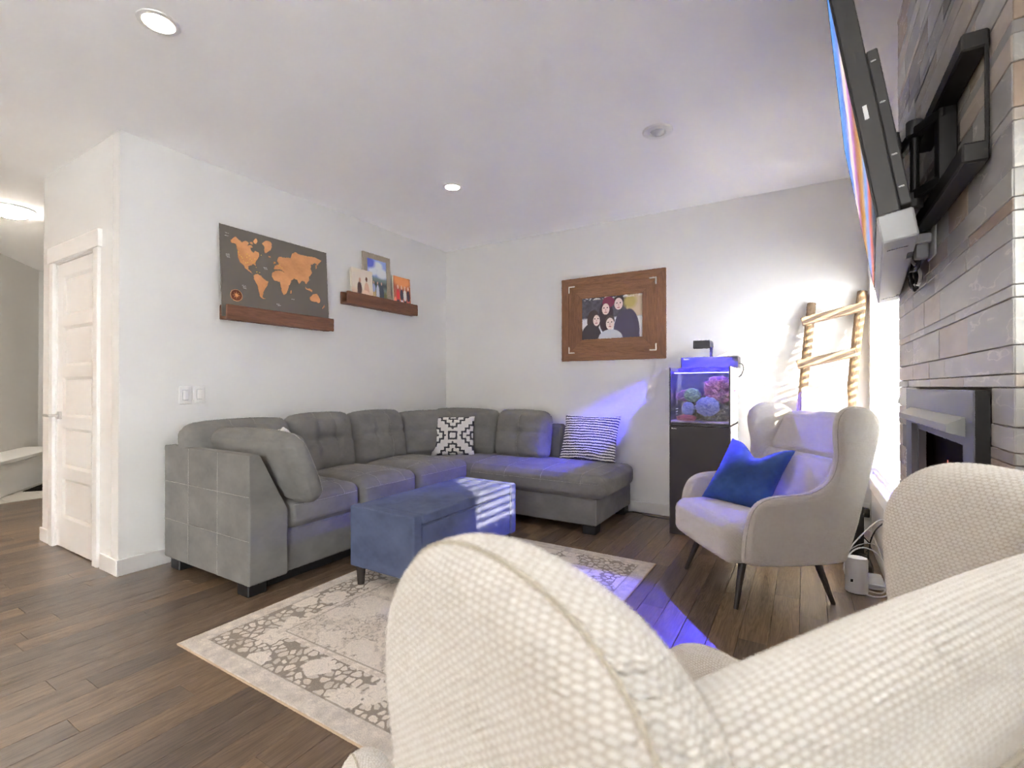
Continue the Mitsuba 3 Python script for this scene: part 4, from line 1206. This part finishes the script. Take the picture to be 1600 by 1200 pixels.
lamp = add(f'{t}__lamp', cat(bx(-0.757, -0.632, 4.02, 4.18, 1.515, 1.519), *[bx(x0, x1, y0, y1, z0, 1.519) for x0, x1, y0, y1, z0 in ((-0.757, -0.632, 4.02, 4.024, 1.460), (-0.757, -0.632, 4.176, 4.18, 1.475), (-0.757, -0.753, 4.024, 4.176, 1.482), (-0.636, -0.632, 4.024, 4.176, 1.475))], *[bx(-0.755 + 0.0125 * q, -0.749 + 0.0125 * q, 4.02, 4.18, 1.519, 1.527) for q in range(10)]), 'mat_tank_black', label='finned lamp head')
add(f'{t}__lamp_arm', bx(-0.668, -0.648, 4.235, 4.255, 1.405, 1.497, 0.002), 'mat_tank_black')
add(f'{t}__lamp_arm', bx(-0.668, -0.648, 4.17, 4.255, 1.485, 1.50, 0.002), 'mat_tank_black')
emit(f'{lamp}__led', bx(-0.703, -0.687, 4.092, 4.108, 1.511, 1.514), (1300, 1250, 19500))
add(f'{t}__tube', tube([[-0.455, 4.3, 1.35], [-0.43, 4.29, 1.34], [-0.425, 4.28, 1.28], [-0.455, 4.28, 1.24]], 0.004, 6, 16), 'mat_black')
for q, zz in enumerate((0.945, 0.965, 0.985)):
    add(f'{t}__magnet_mark', bx(TX0 + 0.05, TX0 + 0.066, TY0 - 0.0005, TY0 + 0.0015, zz, zz + 0.006), 'mat_white')

kk = add('aquarium_sand', bx(TX0 + 0.01, TX1 - 0.012, TY0 + 0.01, 4.19, 0.878, 0.892, 0.003), 'mat_sand')
labels[kk] = {'label': 'pale sand bed on the floor of the aquarium', 'category': 'sand', 'kind': 'stuff'}


def lump(c, r, sc, bump, freq, seed, lo, hi, sub=5):
    m = trimesh.creation.icosphere(sub, 1.0)
    v = np.array(m.vertices)
    d = meshkit.fbm(v * freq + seed * 3.1, 3, seed) - 0.5
    pol = np.abs(meshkit.noise(v * freq * 3.2 + seed * 7.7, seed + 5) - 0.5) * 2
    fine = np.abs(meshkit.noise(v * freq * 6.5 + seed * 1.7, seed + 9) - 0.5) * 2
    k = 1 + bump * 1.6 * d + bump * 0.7 * (pol - 0.4) + bump * 0.4 * (fine - 0.4)
    col = np.clip(0.15 + 1.0 * pol * (0.5 + 0.8 * fine) + 0.8 * d, 0, 1)[:, None]
    v = v * (r * k)[:, None] * np.array(sc)
    return trimesh.Trimesh(v + np.array(c), m.faces, process=False), lin(*lo) * (1 - col) + lin(*hi) * col


CC = {'mat_coral_pink': ((120, 50, 110), (255, 190, 226)), 'mat_coral_green': ((70, 110, 120), (226, 255, 226)), 'mat_coral_blue': ((70, 84, 180), (226, 234, 255)), 'mat_coral_mauve': ((100, 70, 150), (226, 180, 230)),
      'mat_coral_red': ((140, 50, 90), (240, 160, 170)), 'mat_rock': ((40, 38, 46), (190, 186, 160))}
mat('coral', {'type': 'mesh_attribute', 'name': 'vertex_color'}, 0.9, 0.2)
for nm, c, r, sc, mm, lb, bp, fq in (
        ('coral', (-0.575, 4.08, 1.135), 0.105, (1, 0.8, 1.0), 'mat_coral_pink', 'large pink branching coral at the upper right of the tank', 0.32, 5.0),
        ('coral', (-0.765, 4.04, 1.095), 0.062, (1, 0.9, 0.85), 'mat_coral_green', 'pale green coral at the middle left of the tank', 0.22, 6.0),
        ('coral', (-0.645, 3.99, 1.005), 0.078, (1.1, 0.8, 0.95), 'mat_coral_blue', 'big round lavender blue coral at the middle of the tank', 0.22, 7.0),
        ('coral', (-0.790, 4.0, 0.985), 0.05, (0.95, 0.8, 1.1), 'mat_coral_blue', 'small pale blue coral left of the big blue coral', 0.25, 6.0),
        ('coral', (-0.80, 4.10, 1.085), 0.07, (1.4, 0.7, 0.7), 'mat_coral_mauve', 'mauve coral behind the green coral', 0.3, 6.0),
        ('coral', (-0.80, 3.965, 0.912), 0.045, (1.6, 0.8, 0.6), 'mat_coral_red', 'low reddish coral on the sand at the front left of the tank', 0.3, 6.0),
        ('coral_rock', (-0.60, 4.06, 0.955), 0.10, (1.15, 0.8, 0.85), 'mat_rock', 'grey live rock carrying the corals on the right side of the tank', 0.35, 5.0),
        ('coral_rock', (-0.77, 4.09, 0.975), 0.09, (0.9, 0.8, 1.0), 'mat_rock', 'grey live rock under the green coral on the left side of the tank', 0.35, 5.0)):
    m, col = lump(c, r, sc, bp, fq, len(labels) % 50, *CC[mm])
    kk = add(nm, m, 'mat_coral', smooth=True, color=col)
    tag(kk, lb, 'coral' if nm == 'coral' else 'rock')

kk = add('coiled_cable', cat(*[tube([[TX0 - 0.012 + 0.006 * q, 4.30 + 0.055 * math.cos(a), 0.11 + 0.075 * math.sin(a) - 0.02 * math.cos(a + q)] for a in np.linspace(0, 2 * math.pi, 24)], 0.004, 6) for q in range(4)]), 'mat_black', smooth=True)
tag(kk, 'coil of black cable beside the aquarium cabinet', 'cable')
kk = add('power_cable', tube([[-1.40, 4.33, 0.006], [-1.33, 4.36, 0.012], [-1.22, 4.33, 0.006], [-1.08, 4.30, 0.006], [-0.97, 4.32, 0.006], [-0.925, 4.33, 0.03]], 0.005, 6, 40), 'mat_black', smooth=True)
tag(kk, 'black power cable on the floor between sofa and aquarium cabinet', 'cable')

# ------------------------------------------------------------------ ladder with a throw
t = thing('blanket_ladder', 'rustic wooden blanket ladder leaning on the back wall by the window', 'ladder')
LB, RB = np.array([-0.115, 3.94, 0.0]), np.array([0.17, 3.94, 0.0])
LT, RT = np.array([0.048, 4.375, 1.80]), np.array([0.366, 4.375, 1.86])
for b, q in ((LB, LT), (RB, RT)):
    n = 26
    s = np.linspace(0, 1, n)[:, None]
    pts = b + (q - b) * s
    pts[:, 0] += 0.006 * (meshkit.noise(np.stack([s[:, 0] * 5, s[:, 0] * 0 + b[0] * 9, s[:, 0] * 0], -1)) - 0.5)
    rad = 0.031 + 0.004 * (meshkit.noise(np.stack([s[:, 0] * 9, s[:, 0] * 0 + b[0] * 5, s[:, 0] * 0 + 2], -1)) - 0.5)
    pts[0, 2] = 0.004
    add(f'{t}__rail', tube(pts, rad, 12), 'mat_ladder', smooth=50)
for f_, dz0, dz1, e0, e1 in ((0.925, 0.0, 0.03, 0.055, 0.015), (0.74, 0.0, 0.05, 0.055, 0.0), (0.50, 0.0, 0.03, 0.05, 0.03), (0.24, 0.0, 0.02, 0.05, 0.04)):
    a, b = LB + (LT - LB) * f_, RB + (RT - RB) * f_
    d = unit(b - a)
    a, b = a - d * e0 + [0, -0.045, dz0], b + d * e1 + [0, -0.045, dz1 * 0.6]
    c, L = (a + b) / 2, np.linalg.norm(b - a)
    d = unit(b - a)
    nrm = unit(np.cross(d, [0, 0.24, 0.97]))
    add(f'{t}__rung', obox(c, (L / 2, 0.018, 0.03), [d, nrm, np.cross(d, nrm)], 0.004), 'mat_ladder_rung')
a, b = LB + (LT - LB) * 0.60, RB + (RT - RB) * 0.60
n, mrow = 44, 22
xs = np.linspace(a[0] + 0.0, b[0] - 0.03, n)
prof = np.array([[0.045, -0.62], [0.047, -0.4], [0.05, -0.2], [0.052, -0.06], [0.045, 0.005], [0.02, 0.03], [-0.02, 0.034], [-0.045, 0.01], [-0.058, -0.06], [-0.07, -0.2], [-0.078, -0.4], [-0.085, -0.55]])
tt = np.linspace(0, 1, len(prof)); ts = np.linspace(0, 1, mrow)
pr2 = np.stack([np.interp(ts, tt, prof[:, k]) for k in range(2)], 1)
V = np.zeros((n, mrow, 3))
for i, x in enumerate(xs):
    fold = 0.012 * math.sin(i * 0.33) + 0.006 * math.sin(i * 0.71 + 1)
    wgt = np.clip(np.abs(np.linspace(-1, 1, mrow)) * 1.5 - 0.2, 0.0, 1)
    V[i, :, 0] = x
    V[i, :, 1] = a[1] - 0.04 + pr2[:, 0] * 0.7 + fold * wgt * np.sign(pr2[:, 0] + 1e-6) - 0.24 * 0
    V[i, :, 2] = a[2] + 0.03 + pr2[:, 1] + 0.006 * math.sin(i * 0.4) + (b[2] - a[2]) * i / n
# follow the ladder's lean
V[..., 1] += (V[..., 2] - a[2]) * 0.24
i, j = np.meshgrid(np.arange(n - 1), np.arange(mrow - 1), indexing='ij')
q = np.stack([i * mrow + j, (i + 1) * mrow + j, (i + 1) * mrow + j + 1, i * mrow + j + 1], -1).reshape(-1, 4)
m = trimesh.Trimesh(V.reshape(-1, 3), np.vstack([q[:, [0, 1, 2]], q[:, [0, 2, 3]]]), process=False)
off = m.copy(); off.vertices = off.vertices - 0.006 * m.vertex_normals; off.invert()
kk = add('throw_blanket', cat(m, off), 'mat_throw', smooth=True)
tag(kk, 'white throw blanket hanging over a rung of the wooden ladder', 'blanket')

# ------------------------------------------------------------------ television
ta, tilt = math.radians(5.5), math.radians(9.3)
te = np.array([math.sin(ta), math.cos(ta), 0])
tn0 = np.array([-math.cos(ta), math.sin(ta), 0])
tu = np.array([0, 0, 1]) * math.cos(tilt) + tn0 * math.sin(tilt)
tn = unit(np.cross(te, tu)); tn = tn if tn @ tn0 > 0 else -tn
tb = np.array([0.1667, 1.618, 1.618])
TW, TH = 1.23, 0.71
t = thing('television', 'large flat television on an arm in front of the stone tiles, seen from its edge', 'television')


def tvbox(a0, a1, u0, u1, d0, d1, r=0.002):
    """along the width, up, and depth behind the screen"""
    c = tb + te * (a0 + a1) / 2 + tu * (u0 + u1) / 2 - tn * (d0 + d1) / 2
    return obox(c, (abs(a1 - a0) / 2, abs(u1 - u0) / 2, abs(d1 - d0) / 2), [te, tu, tn] if np.linalg.det([te, tu, tn]) > 0 else [te, tu, -tn], r)


add(f'{t}__shell', tvbox(0, TW, 0, TH, 0.003, 0.052, 0.003), 'mat_tv_back')
add(f'{t}__bezel', cat(tvbox(0, TW, 0, 0.012, -0.001, 0.003, 0), tvbox(0, TW, TH - 0.008, TH, -0.001, 0.003, 0), tvbox(0, 0.008, 0, TH, -0.001, 0.003, 0), tvbox(TW - 0.008, TW, 0, TH, -0.001, 0.003, 0)), 'mat_black')
add(f'{t}__rear_bulge', tvbox(0.003, TW - 0.003, 0.012, 0.455, 0.0525, 0.078, 0.003), 'mat_tv_back')
add(f'{t}__spec_label', tvbox(-0.0006, 0.0, 0.27, 0.31, 0.02, 0.03, 0), 'mat_cord_white')
for uu in (0.06, 0.15, 0.30, 0.42):
    add(f'{t}__screw_slot', tvbox(0.0022, 0.003, uu, uu + 0.004, 0.058, 0.07, 0), 'mat_grey_box')


def sunset(s, t_):
    im = np.tile(lin(60, 90, 150), (len(s), 1))
    bands = ((1.0, (70, 140, 220)), (0.75, (90, 120, 200)), (0.62, (240, 214, 190)), (0.52, (170, 110, 180)), (0.42, (150, 90, 60)), (0.3, (190, 140, 50)), (0.18, (90, 150, 220)), (0.08, (210, 100, 40)), (0.0, (40, 60, 80)))
    zz = np.array([b[0] for b in bands])[::-1]
    cc = np.array([lin(*b[1]) for b in bands])[::-1]
    w = t_ + 0.1 * (meshkit.fbm(np.stack([s * 6, t_ * 3, s * 0], -1)) - 0.5) + 0.12 * (s - 0.3)
    im = np.stack([np.interp(w, zz, cc[:, k]) for k in range(3)], 1)
    return im * (0.6 + 0.8 * meshkit.fbm(np.stack([s * 60, t_ * 24, s * 0], -1)))[:, None]


m, c = painted(tb + te * 0.008 + tu * 0.012 + tn * 0.0002, te, tu, TW - 0.016, TH - 0.02, 120, 90, sunset)
if m.face_normals[0] @ tn < 0:
    m.invert()
scr = num(f'{t}__screen')
scene[scr] = mikit.ply(m, 'mat_black', smooth=False, color=c * 0.17, emitter={'type': 'area', 'radiance': {'type': 'mesh_attribute', 'name': 'vertex_color'}})
labels[scr] = {'label': 'bright screen showing a colourful landscape'}

t = thing('sound_bar', 'light grey box speaker hung below the television', 'speaker')
add(f'{t}__case', tvbox(0.0, 1.16, -0.076, 0.0, 0.0, 0.078, 0.004), 'mat_grey_box')
for a0, d0 in ((0.12, 0.0),):
    add(f'{t}__slot', tvbox(0.1, 0.108, -0.0768, -0.076, 0.012, 0.06, 0), 'mat_black')
add(f'{t}__slot', tvbox(1.04, 1.05, -0.0768, -0.076, 0.012, 0.06, 0), 'mat_black')
add(f'{t}__pad', tvbox(0.2, 0.28, -0.0768, -0.076, 0.062, 0.078, 0), 'mat_black')
add(f'{t}__pad', tvbox(1.0, 1.06, -0.0768, -0.076, 0.062, 0.078, 0), 'mat_black')

t = thing('tv_mount', 'black articulated wall mount between the television and the stone tiles', 'tv mount')
for z0, z1 in ((1.655, 1.70), (1.905, 1.945)):
    add(f'{t}__wall_rail', cat(bx(XT - 0.05, XT - 0.0035, 1.43, 1.99, z0, z1, 0.004)), 'mat_black')
for y0, y1 in ((1.43, 1.436), (1.69, 1.74)):
    add(f'{t}__wall_post', bx(XT - (0.042 if y0 > 1.5 else 0.012), XT - 0.004, y0, y1, 1.69, 1.92, 0.002), 'mat_black')
py, pz0, pz1 = 1.80, 1.70, 1.91
add(f'{t}__pivot', tube([[XT - 0.075, py, pz0 - 0.02], [XT - 0.075, py, pz1 + 0.02]], 0.011, 14), 'mat_black', smooth=40)
for z in (pz0, pz1):
    add(f'{t}__knuckle', tube([[XT - 0.075, py, z - 0.02], [XT - 0.075, py, z + 0.02]], 0.02, 16), 'mat_tv_back', smooth=40)
tvp = tb + te * 0.60 + tu * 0.30 - tn * 0.08
for z in (1.715, 1.895):
    add(f'{t}__arm', obox([(XT - 0.075 + XT - 0.03) / 2, (py + 1.70) / 2, z], (0.065, 0.012, 0.014), [unit([0.42, -0.9, 0]), unit([0.9, 0.42, 0]), [0, 0, 1]], 0.003), 'mat_black')
    p0, p1 = np.array([XT - 0.075, py, z]), np.array([tvp[0] - 0.0, tvp[1] - 0.05, z + 0.03])
    d = unit(p1 - p0)
    add(f'{t}__arm', obox((p0 + p1) / 2, (np.linalg.norm(p1 - p0) / 2, 0.009, 0.018), [d, unit(np.cross([0, 0, 1], d)), unit(np.cross(d, np.cross([0, 0, 1], d)))], 0.003), 'mat_black')
for a0 in (0.30, 0.72):
    add(f'{t}__bracket', tvbox(a0, a0 + 0.035, 0.02, 0.50, 0.0805, 0.105, 0.003), 'mat_black')
add(f'{t}__bracket', tvbox(0.28, 0.80, 0.26, 0.32, 0.095, 0.112, 0.003), 'mat_black')

t = thing('outlet_cover', 'white outlet plate on the stone tiles below the television mount', 'outlet')
add(f'{t}__plate', bx(XT - 0.009, XT - 0.003, 1.93, 2.03, 1.565, 1.715, 0.002), 'mat_cord_white')
t = thing('plug_adapter', 'white plug adapter on the outlet under the television mount', 'adapter')
add(f'{t}__body', bx(XT - 0.065, XT - 0.0095, 1.955, 2.005, 1.612, 1.642, 0.004), 'mat_cord_white')
add(f'{t}__plug', bx(XT - 0.05, XT - 0.015, 1.965, 1.995, 1.565, 1.612, 0.004), 'mat_grey_box')
add(f'{t}__label', bx(XT - 0.0655, XT - 0.065, 1.965, 1.998, 1.619, 1.636), 'mat_black')
for q in range(5):
    a_ = 0.7 * q
    pth = [[XT - 0.03, 1.975 + 0.008 * q, 1.60], [XT - 0.035, 2.03 + 0.03 * math.sin(a_), 1.585 - 0.01 * q], [XT - 0.018 - 0.005 * q, 2.10 + 0.04 * math.cos(2 * a_), 1.555], [XT - 0.024 - 0.004 * q, 2.05 - 0.03 * math.sin(a_), 1.51 - 0.008 * q], [XT - 0.03, 2.09 + 0.02 * q, 1.495 + 0.012 * q], [XT - 0.032 + 0.003 * q, 2.17 + 0.02 * q, 1.54], [XT - 0.02 - 0.004 * q, 2.14, 1.60 + 0.01 * q]]
    kk = add('tv_cable', tube(pth, 0.005, 6, 60), 'mat_black' if q != 2 else 'mat_cord_white', smooth=True)
    tag(kk, 'white cable hanging among the black ones under the television' if q == 2 else 'black cable in the tangle below the television mount', 'cable', None if q == 2 else 'black television cables')

# ------------------------------------------------------------------ corner clutter by the window
t = thing('wall_outlet', 'white outlet plate low on the back wall right at the window corner', 'outlet')
add(f'{t}__plate', bx(0.335, 0.408, YB - 0.006, YB - 0.0005, 0.215, 0.30, 0.002), 'mat_white')
t = thing('power_plug', 'black plug block in the outlet at the window corner', 'plug')
add(f'{t}__body', bx(0.36, 0.405, YB - 0.05, YB - 0.007, 0.20, 0.265, 0.005), 'mat_black')
t = thing('wall_outlet', 'white outlet plate on the wall below the window sill', 'outlet')
add(f'{t}__plate', bx(XW - 0.006, XW - 0.0005, 3.66, 3.73, 0.285, 0.40, 0.002), 'mat_white')
add(f'{t}__socket', bx(XW - 0.009, XW - 0.006, 3.678, 3.712, 0.30, 0.385, 0.002), 'mat_white')
t = thing('wifi_router', 'white oval router tower standing on the floor beside the far wing chair', 'router')
rc = np.array([0.247, 3.335, 0.0])
body = lathe([[0.0001, 0.004], [0.05, 0.004], [0.054, 0.012], [0.054, 0.188], [0.05, 0.198], [0.0001, 0.2]], [0, 0, 0], 40)
body.apply_scale([1.0, 0.75, 1.0]); body.apply_translation(rc)
add(f'{t}__body', body, 'mat_cord_white', smooth=35)
ft = lathe([[0.0001, 0.0], [0.049, 0.0], [0.049, 0.004], [0.0001, 0.004]], [0, 0, 0], 32); ft.apply_scale([1, 0.75, 1]); ft.apply_translation(rc)
add(f'{t}__foot', ft, 'mat_black')
add(f'{t}__port', obox(rc + [-0.024, -0.0375, 0.075], (0.006, 0.002, 0.007), np.eye(3)), 'mat_black')
t = thing('cable_box', 'flat grey network box behind the white router', 'network box')
add(f'{t}__body', bx(0.27, 0.39, 3.42, 3.62, 0.0, 0.035, 0.006), 'mat_grey_box')
kk = add('power_strip', bx(0.30, 0.36, 3.70, 3.98, 0.0, 0.045, 0.006), 'mat_black'); tag(kk, 'black power strip on the floor under the window', 'power strip')
kk = add('speaker_box', obox([0.26, 4.17, 0.17], (0.075, 0.11, 0.17), [unit([1, 0.1, 0]), unit([-0.1, 1, 0]), [0, 0, 1]], 0.006), 'mat_black'); tag(kk, 'dark upright box on the floor behind the far wing chair', 'box')
W = [('white', [[XW - 0.012, 3.70, 0.345], [0.37, 3.66, 0.335], [0.30, 3.60, 0.27], [0.23, 3.55, 0.18], [0.20, 3.50, 0.06], [0.24, 3.45, 0.006]], 'white cable dropping from the outlet towards the router'),
     ('black', [[XW - 0.012, 3.69, 0.325], [0.375, 3.68, 0.29], [0.345, 3.70, 0.20], [0.335, 3.72, 0.10], [0.33, 3.75, 0.046]], 'black cable dropping from the outlet to the power strip'),
     ('black', [[0.37, YB - 0.052, 0.23], [0.335, YB - 0.09, 0.22], [0.33, YB - 0.12, 0.14], [0.36, 4.2, 0.09], [0.35, 4.0, 0.05]], 'black cable looping down from the corner plug'),
     ('white', [[0.30, 3.34, 0.02], [0.36, 3.36, 0.01], [0.395, 3.5, 0.05], [0.385, 3.62, 0.14], [0.32, 3.66, 0.17], [0.25, 3.62, 0.15], [0.22, 3.52, 0.05]], 'white cable arching behind the router'),
     ('grey', [[0.30, 3.36, 0.03], [0.385, 3.40, 0.03], [0.40, 3.55, 0.12], [0.35, 3.66, 0.20], [0.28, 3.66, 0.18], [0.22, 3.6, 0.1]], 'thin grey cable arching behind the router'),
     ('white', [[0.29, 3.31, 0.006], [0.33, 3.30, 0.006], [0.37, 3.33, 0.006], [0.39, 3.40, 0.01]], 'short white cable lying beside the router')]
for c_, p_, lb in W:
    kk = add('floor_cable', tube(p_, 0.0042 if c_ != 'grey' else 0.003, 6, 40), {'white': 'mat_cord_white', 'black': 'mat_black', 'grey': 'mat_grey_box'}[c_], smooth=True)
    tag(kk, lb, 'cable')
